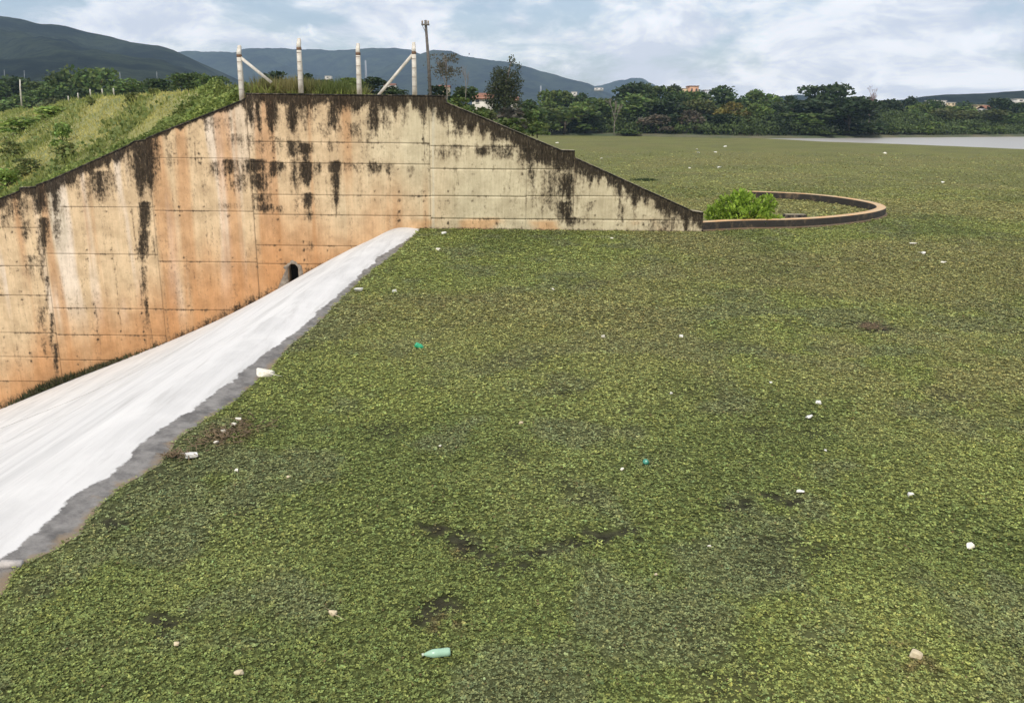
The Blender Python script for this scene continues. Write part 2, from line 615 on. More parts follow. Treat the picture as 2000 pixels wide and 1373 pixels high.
_vd = np.linspace(PV[0], PV[-1], 2400)
_zd = np.interp(_vd, PV, PZ)
_st = _vd[1] - _vd[0]


def _gs(z, sig):
    k = np.arange(-int(3 * sig / _st), int(3 * sig / _st) + 1) * _st
    w = np.exp(-(k / sig) ** 2 / 2); w /= w.sum()
    n_ = len(k) // 2
    ze = np.concatenate([z[0] + (z[1] - z[0]) * np.arange(-n_, 0), z, z[-1] + (z[-1] - z[-2]) * np.arange(1, n_ + 1)])
    return np.convolve(ze, w, 'valid')


_near = sstep(-3.0, -1.2, _vd)
_zd = _gs(_zd, 1.3) * (1 - _near) + _gs(_zd, 0.3) * _near


def prof_z(v):
    return np.interp(v, _vd, _zd)


white_px = [(818, 446), (770, 478), (730, 510), (722, 507), (703, 528), (664, 564), (607, 612), (580, 640), (505, 693), (478, 717), (430, 757), (400, 784),
            (301, 843), (252, 896), (210, 927), (147, 966), (84, 1029), (28, 1071), (0, 1088), (-120, 1190), (-300, 1340)]
mat_px = [(820, 448.5), (772, 495), (706, 546), (658, 594), (622, 630), (568, 675), (535, 711), (499, 747), (445, 795), (437, 798), (350, 857), (315, 906),
          (227, 959), (182, 1008), (150, 1046), (87, 1085), (28, 1113), (0, 1160), (-60, 1215), (-150, 1290), (-300, 1420)]
wp = np.array([P(x, y, z=0.06)[:2] for x, y in white_px]); wp = wp[np.argsort(wp[:, 1])]
mp = np.array([P(x, y, z=0.02)[:2] for x, y in mat_px]); mp = mp[np.argsort(mp[:, 1])]
fit = np.polyfit(mp[:, 1], mp[:, 0], 1)


def x_white(y): return np.interp(y, wp[:, 1], wp[:, 0]) + np.interp(y, [14, 24, 42], [0, .12, .16])
def x_mat(y): return np.interp(y, mp[:, 1], mp[:, 0])
def x_line(y): return X_E_W + fit[0] * (np.asarray(y) - YW)


# ---- spillway: three poured slabs, joints running down the slope
spill = empty('spillway', (X_E_W, 24, 0), 'long lime-washed white concrete spillway slab sloping away beside the floating plants', 'spillway')
joints_y = [-4.0, 27.5, 32.6, YW - 0.004]
for j in range(3):
    y0, y1 = joints_y[j], joints_y[j + 1] - (0.002 if j == 2 else 0)
    gap0, gap1 = (0, .05, .13)[j], (.05, .13, 0)[j]
    ys = np.linspace(y0, y1, max(6, int((y1 - y0) / 0.35)))
    vs = np.concatenate([np.linspace(PV[0], -6, 40), np.linspace(-5.8, -1.6, 24), np.linspace(-1.5, 1.6, 42), np.linspace(1.9, 4, 5)])
    VV, YY = np.meshgrid(vs, ys)
    gk = sstep(-4.5, -7.5, vs)              # the joint opens only on the lower slope
    YY[0] += gap0 * gk
    YY[-1] -= gap1 * gk
    XX = x_line(YY) + VV
    lump = (fbm(XX * 0.22, YY * 0.3, 5, 2) - 0.5) * 0.05 * sstep(0.2, -1.5, VV)
    ZZ = prof_z(VV) + lump * (1 - sstep(YW - 2.5, YW - 0.3, YY))
    nr, nc = VV.shape
    verts = np.stack([XX, YY, ZZ], -1).reshape(-1, 3)
    idx = np.arange(nr * nc).reshape(nr, nc)
    fs = np.stack([idx[:-1, :-1], idx[:-1, 1:], idx[1:, 1:], idx[1:, :-1]], -1).reshape(-1, 4)
    ed = (XX - x_white(YY)).ravel()
    md = (sstep(-0.55, 0.15, XX - x_mat(YY)) * (0.52 + 0.3 * sstep(26, 10, YY))).ravel()
    # underside lip so that the joint has depth
    low = np.concatenate([verts, verts]); low[len(verts):, 2] -= 0.35
    n0 = len(verts)
    rim = []
    for row in (0, nr - 1):
        for cidx in range(nc - 1):
            a, b2 = idx[row, cidx], idx[row, cidx + 1]
            rim.append((a + n0, b2 + n0, b2 + 2 * n0, a + 2 * n0) if row else (b2 + n0, a + n0, a + 2 * n0, b2 + 2 * n0))
    fs = np.concatenate([fs, np.array(rim)], 0)
    me = mesh_np('slab', np.concatenate([verts, low]), fs, True, edge=np.concatenate([ed, ed, ed]), mud=np.concatenate([md, md, md]))
    link('slab', me, M_spill, spill, (-X_E_W, -24, 0))
bed = MB()
for j in (1, 2):
    yj = joints_y[j]
    vs = np.linspace(PV[0], 2.0, 50)
    top = [(x_line(yj) + v, yj - 0.25, prof_z(v) - 0.10) for v in vs] + [(x_line(yj) + v, yj + 0.25, prof_z(v) - 0.10) for v in vs]
    bed.add(top, [(i, i + 1, i + 51, i + 50) for i in range(49)])
bed.build('joint_filler', plain('joint_dirt', (.13, .12, .105), (.08, .072, .06), 4), spill, False, (-X_E_W, -24, 0))

# ---- retaining wall
wall = empty('retaining_wall', (wx(838, 186), YW, 0), 'tall stained orange and cream concrete retaining wall with stepped sloping top', 'wall')
woff = tuple(-c for c in wall.location)

STAINS = [  # xc, y0, y1, half width, strength (pixels of the photograph, evaluated on the wall plane)
    (279, 268, 395, 21, 1.1), (272, 268, 330, 30, .6), (281, 395, 460, 10, .95), (280, 450, 520, 9, .9), (283, 520, 585, 6, .62), (287, 580, 680, 4, .5), (300, 460, 520, 6, .4), (305, 330, 500, 8, .25),
    (76, 362, 430, 11, 1.1), (83, 425, 505, 8, .95), (84, 490, 560, 4, .6), (92, 540, 620, 4, .65), (100, 610, 690, 4, .7), (108, 670, 735, 4, .65),
    (105, 370, 440, 9, .7), (108, 430, 498, 6, .6), (62, 500, 545, 9, .5), (82, 600, 650, 9, .5), (88, 640, 710, 4, .5), (30, 385, 430, 40, .55), (52, 430, 470, 8, .45), (8, 420, 450, 10, .5),
    (195, 335, 402, 32, .62), (182, 345, 400, 9, .3), (215, 335, 380, 10, .3), (150, 345, 380, 40, .35), (130, 330, 370, 60, .3),
    (310, 268, 325, 60, .32), (340, 262, 300, 14, .35), (400, 230, 262, 60, .35),
    (318, 300, 330, 26, .3), (448, 312, 350, 20, .72), (462, 340, 385, 16, .5), (413, 318, 345, 7, .55), (432, 318, 350, 8, .4), (462, 262, 290, 15, .55), (450, 398, 405, 20, .4),
    (489, 190, 262, 9, .9), (489, 262, 312, 7, .5), (502, 190, 272, 7, .85), (530, 190, 268, 9, 1.0), (571, 190, 268, 10, .95), (600, 192, 262, 24, .60), (589, 192, 240, 8, .5), (648, 200, 268, 9, .9), (630, 240, 268, 30, .42),
    (690, 240, 284, 10, .6), (728, 188, 272, 11, .95), (728, 236, 241, 34, .6), (750, 190, 278, 7, .6), (716, 258, 290, 6, .4), (790, 188, 260, 6, .4), (800, 188, 230, 40, .35), (826, 188, 250, 10, .5),
    (500, 312, 345, 17, 1.15), (506, 340, 385, 15, 1.0), (510, 380, 404, 14, .75), (516, 400, 414, 18, .85), (545, 402, 416, 10, .6), (533, 316, 352, 10, .9), (548, 318, 334, 9, .8), (571, 276, 315, 12, .85), (576, 312, 390, 8, .68), (579, 390, 440, 4, .4),
    (599, 280, 306, 11, 1.1), (599, 304, 318, 8, .7), (600, 317, 368, 12, 1.15), (602, 378, 412, 9, .9), (603, 414, 432, 7, .75), (605, 470, 490, 5, .5),
    (655, 316, 342, 10, 1.0), (656, 340, 372, 7, .85), (656, 372, 402, 6, .75), (657, 400, 422, 5, .55), (622, 318, 345, 9, .6), (648, 278, 296, 6, .5), (680, 318, 336, 12, .5), (730, 318, 338, 12, .7), (757, 320, 345, 6, .6), (692, 320, 336, 8, .5), (805, 325, 345, 6, .35),
    (535, 268, 310, 26, .35), (508, 276, 310, 20, .4),
    (862, 195, 248, 12, .75), (878, 205, 240, 10, .5), (905, 210, 258, 16, 1.05), (895, 255, 265, 20, .5), (941, 228, 270, 8, .8), (960, 236, 266, 16, .85), (985, 246, 274, 16, .85), (1008, 256, 275, 16, .8),
    (945, 288, 305, 14, .95), (968, 288, 300, 10, .6), (985, 290, 312, 22, .62), (870, 290, 312, 24, .5), (1015, 292, 318, 12, .5), (980, 283, 290, 50, .6), (885, 284, 289, 40, .55),
    (1060, 285, 330, 34, 1.1), (1042, 300, 362, 10, .7), (1100, 300, 345, 22, 1.0), (1106, 340, 395, 16, .9), (1080, 330, 430, 36, .48), (1100, 395, 438, 16, .85), (1120, 425, 440, 16, .8), (1060, 385, 430, 14, .35),
    (1140, 312, 345, 12, .7), (1168, 325, 366, 6, .7), (1185, 335, 362, 8, .6), (1206, 340, 402, 6, .95), (1212, 400, 446, 5, .6), (1225, 352, 388, 6, .75), (1242, 360, 400, 6, .75), (1262, 370, 405, 6, .8),
    (1282, 380, 415, 7, .8), (1302, 388, 428, 7, .8), (1322, 398, 440, 8, .8), (1345, 408, 448, 14, .8), (1368, 415, 450, 14, .9), (1330, 425, 452, 50, .55), (1060, 300, 440, 40, .2), (1150, 395, 420, 10, .4),
]


def wall_colour(pts, topz, zrows=()):
    X, Y = proj(pts)
    x, z = pts[:, 0], pts[:, 2]
    below = (topz - z)
    cream = np.array([0.59, 0.515, 0.345]); tan = np.array([0.60, 0.45, 0.275]); deep = np.array([0.48, 0.245, 0.105]); pale = np.array([0.68, 0.575, 0.45]); grey = np.array([0.48, 0.43, 0.32])
    o = sstep(900, 640, X + (vnoise(x * 0.6, z * 0.25, 3) - .5) * 260)                    # towards the left: orange
    col = lerp(cream, tan, o[:, None])
    bands = fbm(x * 1.1, z * 0.10, 21, 3)                                              # pale vertical runs of lime
    pl = sstep(0.47, 0.60, bands) * sstep(560, 400, X) * sstep(680, 540, Y)
    col = lerp(col, pale, (pl * 0.95)[:, None])
    greyrun = sstep(0.52, 0.7, fbm(x * 0.7, z * 0.2, 57, 3)) * sstep(400, 120, X) * sstep(560, 420, Y)
    col = lerp(col, grey, (greyrun * 0.6)[:, None])
    rise = 30 + 60 * vnoise(x * 0.5, z * 0, 9)
    base_y = np.interp(X, [0, 300, 600, 800, 2000], [800, 690, 540, 470, 470])
    dp = sstep(180, 20, base_y - Y + (fbm(x * 0.9, z * 0.2, 33, 3) - .5) * 130) * sstep(900, 600, X)
    col = lerp(col, deep, (dp * 0.85)[:, None])
    run = sstep(0.56, 0.72, fbm(x * 1.6, z * 0.06, 77, 3)) * o
    col = lerp(col, deep, (run * 0.6)[:, None])
    lowr = sstep(424, 434, Y + (vnoise(x, z * 2, 5) - .5) * 8) * sstep(760, 850, X) * sstep(1330, 1230, X) * sstep(0.35, 0.55, fbm(x * 0.6, z * 0.6, 41))
    col = lerp(col, np.array([0.62, 0.36, 0.17]), (lowr * 0.75)[:, None])
    mort = sstep(3, 1, np.abs(X - 846)) * (Y > 186)
    col = lerp(col, np.array([0.62, 0.58, 0.45]), (mort * 0.6)[:, None])
    st = np.zeros(len(x))
    wob = (vnoise(x * 1.5, z * 0.5, 12) - .5) * 7
    rag = fbm(x * 5.5, z * .15, 47, 2) - .42
    for (xc, y0, y1, hw, s) in STAINS:
        ht = np.exp(-((X - xc + wob) / (hw * 1.2)) ** 2 * 0.9)
        Yr_ = Y + rag * (y1 - y0) * 0.55
        vt = sstep(y0 - 4, y0 + 2, Y) * (1 - sstep(lerp(y0, y1, 0.55), y1 + 10, Yr_))
        st = np.maximum(st, s * ht * vt)
    # weathering below the top edge
    depth = np.interp(X, [0, 70, 290, 300, 470, 482, 700, 840, 880, 1000, 1030, 1124, 1200, 1300, 1380], [.45, .7, .5, .22, .25, .72, .70, .80, .85, .85, 1.1, .8, .7, .8, .9])
    dd = depth * (0.30 + 0.65 * fbm(x * 2.2, z * 0.1, 91, 3) + 1.1 * vnoise(x * 4.5, z * .12, 95) ** 2.2)
    st = np.maximum(st, 1.0 * (1 - sstep(dd * 0.35, dd * 1.5, below)))
    st = np.maximum(st, 0.75 * sstep(0.16, 0.0, z) * (X > 815))                        # wet line at the water
    st = np.maximum(st, 0.55 * sstep(26, 4, base_y - Y) * (X < 640))                   # darker foot above the spillway
    st = st + (fbm(x * 1.8, z * 0.7, 66) - .5) * 0.25
    for zr in zrows:
        st = np.maximum(st, 0.46 * np.exp(-((z - zr) / 0.05) ** 2) * sstep(0.42, 0.75, vnoise(x * 1.3, z * 0 + zr * 7, 13)))
        for off in (-0.22, 0.22):                                                   # form tie holes
            cxh = np.round((x - 0.4) / 1.22) * 1.22 + 0.4
            st = np.maximum(st, 0.75 * np.exp(-(((x - cxh) / 0.07) ** 2 + ((z - zr - off) / 0.07) ** 2)) * (vnoise(cxh * 3.1, z * 0 + zr * 3 + off, 15) > .42))
    # faint board marks between the forms
    bx = np.abs(((x + 0.15) / 1.22) % 1 - 0.5) * 1.22
    st = np.maximum(st, 0.34 * np.exp(-((bx) / 0.03) ** 2) * sstep(.45, .7, vnoise(x * .8, z * .5, 19)))
    return col, st - 0.05


VENT = (wx(563, 530), wx(583, 530), wz(572, 556), wz(572, 516))
COPE = 0.055


def seg_top(k, xs):
    pts = [(wx(*p), wz(*p)) for p in SEG[k]]
    return np.interp(xs, [p[0] for p in pts], [p[1] for p in pts])


def wall_bottom(xs):
    v = np.asarray(xs) - X_E_W
    return np.where(v < -0.2, prof_z(v) - 0.5, -0.7)


core = MB()
cope_meshes = []
for k, seg in enumerate(SEG):
    px0, px1 = seg[0], seg[-1]
    x0, x1 = wx(*px0), wx(*px1)
    zs = sorted([wz(*q) for q in ROWS[k]], reverse=True)
    lims = [99.0] + zs + [-99.0]
    pts = [(wx(*p), wz(*p)) for p in seg]
    for r in range(len(lims) - 1):
        zt, zb = lims[r], lims[r + 1]
        nx = max(4, int((x1 - x0) / 0.07))
        xs = np.linspace(x0 + 0.003, x1 - 0.003, nx)
        top = np.minimum(seg_top(k, xs) - COPE, zt - (0.006 if r else 0))
        bot = np.maximum(wall_bottom(xs), zb + 0.006)
        hgt = np.maximum(top - bot, 0)
        if hgt.max() < 0.05:
            continue
        nz = max(2, int(hgt.max() / 0.07))
        tt = np.linspace(0, 1, nz)[:, None]
        Z = bot[None, :] + hgt[None, :] * tt
        Xg = np.repeat(xs[None, :], nz, 0)
        front = np.stack([Xg, np.full_like(Xg, YW), Z], -1).reshape(-1, 3)
        idx = np.arange(nz * nx).reshape(nz, nx)
        fq = np.stack([idx[:-1, :-1], idx[:-1, 1:], idx[1:, 1:], idx[1:, :-1]], -1).reshape(-1, 4)
        ok = ((hgt[:-1] > 0.01) & (hgt[1:] > 0.01))
        okq = np.repeat(ok[None, :], nz - 1, 0).ravel()
        cx = (front[fq[:, 0], 0] + front[fq[:, 1], 0]) / 2
        cz = (front[fq[:, 0], 2] + front[fq[:, 2], 2]) / 2
        okq &= ~((cx > VENT[0]) & (cx < VENT[1]) & (cz > VENT[2]) & (cz < VENT[3]))
        fq = fq[okq]
        if not len(fq):
            continue
        back = front.copy(); back[:, 1] += 0.05
        n0 = len(front)
        rim = []
        for c2 in range(nx - 1):
            if ok[c2]:
                rim.append((idx[-1, c2], idx[-1, c2 + 1], idx[-1, c2 + 1] + n0, idx[-1, c2] + n0))
                rim.append((idx[0, c2 + 1], idx[0, c2], idx[0, c2] + n0, idx[0, c2 + 1] + n0))
        for r2 in range(nz - 1):
            if hgt[0] > 0.01: rim.append((idx[r2, 0], idx[r2 + 1, 0], idx[r2 + 1, 0] + n0, idx[r2, 0] + n0))
            if hgt[-1] > 0.01: rim.append((idx[r2 + 1, -1], idx[r2, -1], idx[r2, -1] + n0, idx[r2 + 1, -1] + n0))
        topz = np.repeat(seg_top(k, xs)[None, :], nz, 0).ravel()
        col, st = wall_colour(front, topz, zs)
        vv = np.concatenate([front, back])
        fa = np.concatenate([fq, np.array(rim)]) if rim else fq
        used = np.unique(fa)
        remap = np.zeros(len(vv), int); remap[used] = np.arange(len(used))
        me = mesh_np('wall_panel', vv[used], remap[fa], False, Col=np.concatenate([col, col])[used], stain=np.concatenate([st, st])[used])
        link('wall_panel', me, M_conc, wall, woff)
    # core and coping of this segment
    bx = sorted(set([p[0] for p in pts] + list(np.linspace(x0, x1, 9)) + ([VENT[0], VENT[1]] if x0 < VENT[0] < x1 else [])))
    for a, b2 in zip(bx[:-1], bx[1:]):
        if b2 - a < 1e-4: continue
        e = 1e-3
        ta, tb = float(seg_top(k, a + e)) - COPE - .004, float(seg_top(k, b2 - e)) - COPE - .004
        ba = float(wall_bottom(a)) - 0.6
        bb = float(wall_bottom(b2)) - 0.6
        parts = [(ba, bb, ta, tb)]
        if VENT[0] - 1e-6 <= a and b2 <= VENT[1] + 1e-6:
            parts = [(ba, bb, VENT[2], VENT[2]), (VENT[3], VENT[3], ta, tb)]
        for (q0, q1, q2, q3) in parts:
            y0, y1 = YW + 0.013, YW + 0.62
            core.add([(a, y0, q0), (b2, y0, q1), (b2, y0, q3), (a, y0, q2), (a, y1, q0), (b2, y1, q1), (b2, y1, q3), (a, y1, q2)],
                     [(0, 1, 2, 3), (5, 4, 7, 6), (3, 2, 6, 7), (1, 0, 4, 5), (0, 3, 7, 4), (2, 1, 5, 6)])
    cm = MB()
    for (a, za), (b2, zb2) in zip(pts[:-1], pts[1:]):
        y0, y1 = YW - 0.03, YW + 0.64
        cm.add([(a, y0, za - COPE), (b2, y0, zb2 - COPE), (b2, y0, zb2), (a, y0, za), (a, y1, za - COPE), (b2, y1, zb2 - COPE), (b2, y1, zb2), (a, y1, za)],
               [(0, 1, 2, 3), (5, 4, 7, 6), (3, 2, 6, 7), (1, 0, 4, 5), (0, 3, 7, 4), (2, 1, 5, 6)])
    cm.build('coping', M_cope, wall, False, woff)
core.build('wall_core', M_core, wall, False, woff)
# vent: mortar collar and dark pocket
vx0, vx1, vz0, vz1 = VENT
vm_ = MB()
outer, inner = [], []
cxv = (vx0 + vx1) / 2
hwv = (vx1 - vx0) / 2
for i in range(15):
    a = math.pi * i / 14
    inner.append((cxv + (hwv + 0.01) * math.cos(a), vz1 - 0.30 + 0.32 * math.sin(a)))
    w = 0.17 + 0.06 * math.sin(5 * a) + 0.04 * math.cos(11 * a)
    outer.append((cxv + (hwv + w) * math.cos(a), vz1 - 0.30 + (0.32 + w * 0.8) * math.sin(a)))
inner = [(vx1 + 0.01, vz0 - 0.3)] + inner + [(vx0 - 0.01, vz0 - 0.3)]
outer = [(vx1 + 0.35, vz0 - 0.3)] + outer + [(vx0 - 0.7, vz0 - 0.45)]
nv = len(inner)
vs = [(x, YW - 0.06, z) for x, z in inner] + [(x, YW - 0.02, z) for x, z in outer] + [(x, YW + 0.30, z) for x, z in inner] + [(x, YW + 0.03, z) for x, z in outer]
fs = []
for i in range(nv - 1):
    fs += [(i, i + 1, nv + i + 1, nv + i), (i + 1, i, 2 * nv + i, 2 * nv + i + 1), (nv + i, nv + i + 1, 3 * nv + i + 1, 3 * nv + i)]
vent = vm_.add(vs, fs).build('vent_collar', M_mortar, wall, False, woff)
vp = MB()
e = 0.03
vp.add([(vx0 - e, YW + .04, vz0 - e), (vx1 + e, YW + .04, vz0 - e), (vx1 + e, YW + .04, vz1 + e), (vx0 - e, YW + .04, vz1 + e), (vx0 - e, YW + .6, vz0 - e), (vx1 + e, YW + .6, vz0 - e), (vx1 + e, YW + .6, vz1 + e), (vx0 - e, YW + .6, vz1 + e)],
       [(4, 5, 6, 7), (0, 1, 5, 4), (2, 3, 7, 6), (1, 2, 6, 5), (3, 0, 4, 7)])
vp.build('vent_opening', M_dark, wall, False, woff)

# ---- curved guide wall in the water
GT = 0.50
g_px = [(1374, 430), (1450, 430), (1520, 429.5), (1570, 428), (1625, 424.5), (1670, 420), (1705, 415), (1728, 409), (1733, 404), (1722, 398), (1695, 392), (1650, 385), (1600, 379.5), (1555, 376.5), (1510, 374.5)]
g = np.array([P(x, y, z=GT)[:2] for x, y in g_px])
g[0] = (wx(1373, 430), YW + 0.02)
g = np.concatenate([g, [[g[-1, 0] - 2.2, g[-1, 1] + 0.6]]])
for _ in range(3):                                # Chaikin smoothing of the plan line
    q = np.stack([0.75 * g[:-1] + 0.25 * g[1:], 0.25 * g[:-1] + 0.75 * g[1:]], 1).reshape(-1, 2)
    g = np.concatenate([g[:1], q, g[-1:]])
tan_ = unit(np.gradient(g, axis=0))
nrm = np.stack([-tan_[:, 1], tan_[:, 0]], 1)        # towards the inside of the loop
TH = 0.55
inn = g + nrm * TH
guide = empty('guide_wall', (g[0, 0], g[0, 1], 0), 'low curved concrete guide wall looping round in the floating plants', 'wall')
goff = tuple(-c for c in guide.location)
n = len(g)
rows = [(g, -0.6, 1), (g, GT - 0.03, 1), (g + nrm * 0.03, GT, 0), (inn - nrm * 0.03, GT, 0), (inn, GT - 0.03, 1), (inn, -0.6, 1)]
gv, gs = [], []
for a, z, s in rows:
    gv.append(np.concatenate([a, np.full((n, 1), z)], 1)); gs.append(np.full(n, s))
gv = np.concatenate(gv); gs = np.concatenate(gs).astype(float)
idx = np.arange(6 * n).reshape(6, n)
fs = np.stack([idx[:-1, :-1], idx[:-1, 1:], idx[1:, 1:], idx[1:, :-1]], -1).reshape(-1, 4)
link('wall_ring', mesh_np('wall_ring', gv, fs, False, stain=gs), M_guide, guide, goff)
# footing ledge at the waterline
fo = g - nrm * 0.10
rows = [(fo, -0.6), (fo, 0.10), (g - nrm * 0.002, 0.12)]
fv = np.concatenate([np.concatenate([a, np.full((n, 1), z)], 1) for a, z in rows])
idx = np.arange(3 * n).reshape(3, n)
fs = np.stack([idx[:-1, :-1], idx[:-1, 1:], idx[1:, 1:], idx[1:, :-1]], -1).reshape(-1, 4)
link('footing', mesh_np('footing', fv, fs, False, stain=np.full(3 * n, .8)), M_guide, guide, goff)
pb = P(1558, 425, z=0.35)
MB().box((pb[0], pb[1] + 0.5, 0.22), (1.2, 0.5, 0.5), 0.05, 0.95).build('ledge_block', M_cope, guide, False, goff)

# ------------------------------------------------------------------ embankment (dam body) behind the wall
CREST_A = np.array([wx(480, 182), YW])            # downstream edge of the crest
LD = unit(np.array([-0.57, 0.82]))                # the crest runs back and to the left
ND = np.array([-LD[1], LD[0]])                    # towards downstream (left, front)
ND = ND if ND[0] < 0 else -ND
CREST_Z = wz(600, 184) - 0.10
CREST_W = (wx(868, 187) - wx(480, 182)) * abs(ND[0])


def wall_top_at(x):
    out = np.full(np.shape(x), -3.0)
    for k, seg in enumerate(SEG):
        a, b2 = wx(*seg[0]), wx(*seg[-1])
        m = (x >= a - 0.05) & (x <= b2 + 0.05)
        out = np.where(m, seg_top(k, np.clip(x, a, b2)), out)
    return out


def bank_z(x, y):
    x = np.asarray(x, float); y = np.asarray(y, float)
    s = (x - CREST_A[0]) * ND[0] + (y - CREST_A[1]) * ND[1]
    tl = (x - CREST_A[0]) * LD[0] + (y - CREST_A[1]) * LD[1]
    cz = CREST_Z + np.interp(tl, [0, 1.5, 5, 18, 44, 76, 210, 300], [0, .12, .30, .25, .25, -.5, -1.9, -2.4])
    z = cz + 0 * s
    z = np.where(s > 0, cz - s * 0.53, z)
    z = np.where(s < -CREST_W, cz - (-s - CREST_W) * 0.50, z)
    z = z + (fbm(x * 0.12, y * 0.12, 8) - .5) * 0.7 * sstep(0.5, 6, y - YW) + (fbm(x * 0.6, y * 0.6, 18) - .5) * 0.16
    # meet the wall just under its top
    wt = wall_top_at(x) - 0.10
    k = 1 - sstep(0.6, 4.0, y - YW)
    z = np.where(wt > -2.9, lerp(z, np.minimum(z, wt) * 0.5 + wt * 0.5, k), z)
    return np.maximum(z, np.where(s > 0, -12.0, -1.0))


ys = YW + 0.35 + np.concatenate([np.linspace(0, 8, 22), np.linspace(8.6, 40, 36), np.linspace(42, 260, 60)])
us = np.linspace(-1, 1, 130)
gv, gi = [], []
for y in ys:
    xl, xr = -0.78 * y - 4, min(wx(1372, 420), 6 - 0.25 * (y - YW))
    for u in us:
        gv.append((lerp(xl, xr, (u + 1) / 2), y))
gv = np.array(gv)
bz = bank_z(gv[:, 0], gv[:, 1])
idx = np.arange(len(gv)).reshape(len(ys), len(us))
fs = np.stack([idx[:-1, :-1], idx[:-1, 1:], idx[1:, 1:], idx[1:, :-1]], -1).reshape(-1, 4)
emb = link('embankment', mesh_np('embankment', np.column_stack([gv, bz]), fs, True), M_bank)
tag(emb, kind='structure')

# ------------------------------------------------------------------ land, water, hills
shore_px = [(1040, 264), (1060, 265), (1200, 266.5), (1350, 269), (1480, 271), (1600, 270.5), (1700, 269.5), (1850, 268.5), (2000, 267.5), (2150, 267)]
sh = np.array([P(x, y, z=0)[:2] for x, y in shore_px])
sh_az = np.arctan2(sh[:, 0], sh[:, 1]); sh_r = np.hypot(sh[:, 0], sh[:, 1])


def shore_r(az):
    return np.interp(az, np.concatenate([[-1.2, -0.05, sh_az[0] - 0.01], sh_az, [1.2]]), np.concatenate([[330, 250, sh_r[0]], sh_r, [420]]))


def land_rise(d):
    return np.interp(d, [-8, 0, 1.2, 4, 12, 40, 120, 400, 1500, 4000, 12000], [-1.2, -.02, .35, .6, 1.0, 2.2, 4.0, 6, 8, 8, 8])


azs = np.linspace(-1.15, 1.15, 231)
offs = np.array([-8, -1, 0, 0.6, 1.2, 4, 12, 25, 40, 70, 120, 250, 400, 800, 1500, 2500, 3400, 4100])
A, O = np.meshgrid(azs, offs)
R = shore_r(A) + O + (fbm(A * 60, O * 0 + 1, 4) - .5) * 5 * (O < 60)
Xg, Yg = R * np.sin(A), R * np.cos(A)
Zg = land_rise(O) + (fbm(Xg * .03, Yg * .03, 3) - .5) * np.clip(O, 0, 30) * .06
idx = np.arange(A.size).reshape(A.shape)
fs = np.stack([idx[:-1, :-1], idx[:-1, 1:], idx[1:, 1:], idx[1:, :-1]], -1).reshape(-1, 4)
tag(link('ground', mesh_np('ground', np.stack([Xg, Yg, Zg], -1).reshape(-1, 3), fs, True), M_ground), kind='structure')


def ground_z(x, y):
    az = math.atan2(x, y); r = math.hypot(x, y)
    return float(land_rise(r - float(shore_r(az))))


wv = [(x_line(-4) + 1.2, -12, -.01), (700, -12, -.01), (700, 520, -.01), (-60, 520, -.01), (-60, 120, -.01), (x_line(60) + 2, 46, -.01), (x_line(YW) + 1.2, 42.9, -.01)]
tag(link('water', mesh_np('water', np.array(wv), [tuple(range(len(wv)))]), M_water), kind='structure')


def hill(name, ridge_px, D, depth, seed, front=0.75, rough=1.0, low=0.0):
    """a long hill whose skyline follows the given points at distance D"""
    xs_px = np.linspace(ridge_px[0][0], ridge_px[-1][0], 170)
    ys_px = np.interp(xs_px, [p[0] for p in ridge_px], [p[1] for p in ridge_px])
    pts = np.array([P(x, y, Y=D) for x, y in zip(xs_px, ys_px)])
    rows = np.concatenate([np.linspace(-1, -0.0, 30), np.linspace(0.06, 1, 8)])
    V = []
    for r in rows:
        f = (1 - abs(r)) if r < 0 else (1 - r)
        ff = f ** front if r < 0 else f ** 0.8
        yy = D + r * depth
        xx = pts[:, 0] * (yy / D if r < 0 else 1)
        gul = (fbm(xx / depth * 5.0 + 3 * r, np.full_like(xx, yy) / depth * 2.2, seed, 5) - .5) * 0.95 * rough
        z = low + (pts[:, 2] - low) * ff * (1 + np.minimum(gul - .16, 0) * min(1, abs(r) * 3.0) * (1 if r < 0 else 0))
        z += (fbm(xx / 45, np.full_like(xx, yy) / 45, seed + 3) - .5) * 0.010 * D * .35
        V.append(np.column_stack([xx, np.full_like(xx, yy), z]))
    V = np.array(V)
    nr, nc = V.shape[:2]
    idx = np.arange(nr * nc).reshape(nr, nc)
    fs = np.stack([idx[:-1, :-1], idx[:-1, 1:], idx[1:, 1:], idx[1:, :-1]], -1).reshape(-1, 4)
    return tag(link(name, mesh_np(name, V.reshape(-1, 3), fs, True), M_hill), kind='structure')


hill('hill', [(-500, -10), (-150, 18), (0, 33), (60, 42), (130, 53), (200, 69), (260, 83), (310, 91), (340, 99), (370, 112), (400, 132), (430, 150), (470, 175), (520, 215)], 1700, 900, 3)
hill('hill', [(250, 118), (340, 102), (370, 100), (430, 101), (455, 102), (480, 96), (520, 93.5), (600, 97), (680, 98), (720, 95), (765, 93.5), (800, 97), (825, 107), (850, 122), (900, 150), (980, 205)], 3900, 1000, 11)
hill('hill', [(700, 150), (790, 118), (830, 103), (846, 98), (880, 101), (905, 112), (950, 118), (1000, 123), (1035, 133), (1080, 146), (1150, 163), (1170, 172), (1230, 205)], 3300, 1100, 29)
hill('hill', [(1090, 190), (1150, 172), (1200, 160), (1230, 154), (1255, 155), (1275, 163), (1300, 180), (1360, 205)], 4300, 500, 37)
hill('hill', [(1690, 205), (1760, 196), (1810, 189), (1850, 185.5), (1900, 183), (2000, 176), (2150, 168), (2300, 172)], 1300, 500, 41, 0.7)
hill('hill', [(1300, 205), (1500, 190), (1560, 187), (1640, 190), (1760, 205)], 2400, 700, 47, 0.8)

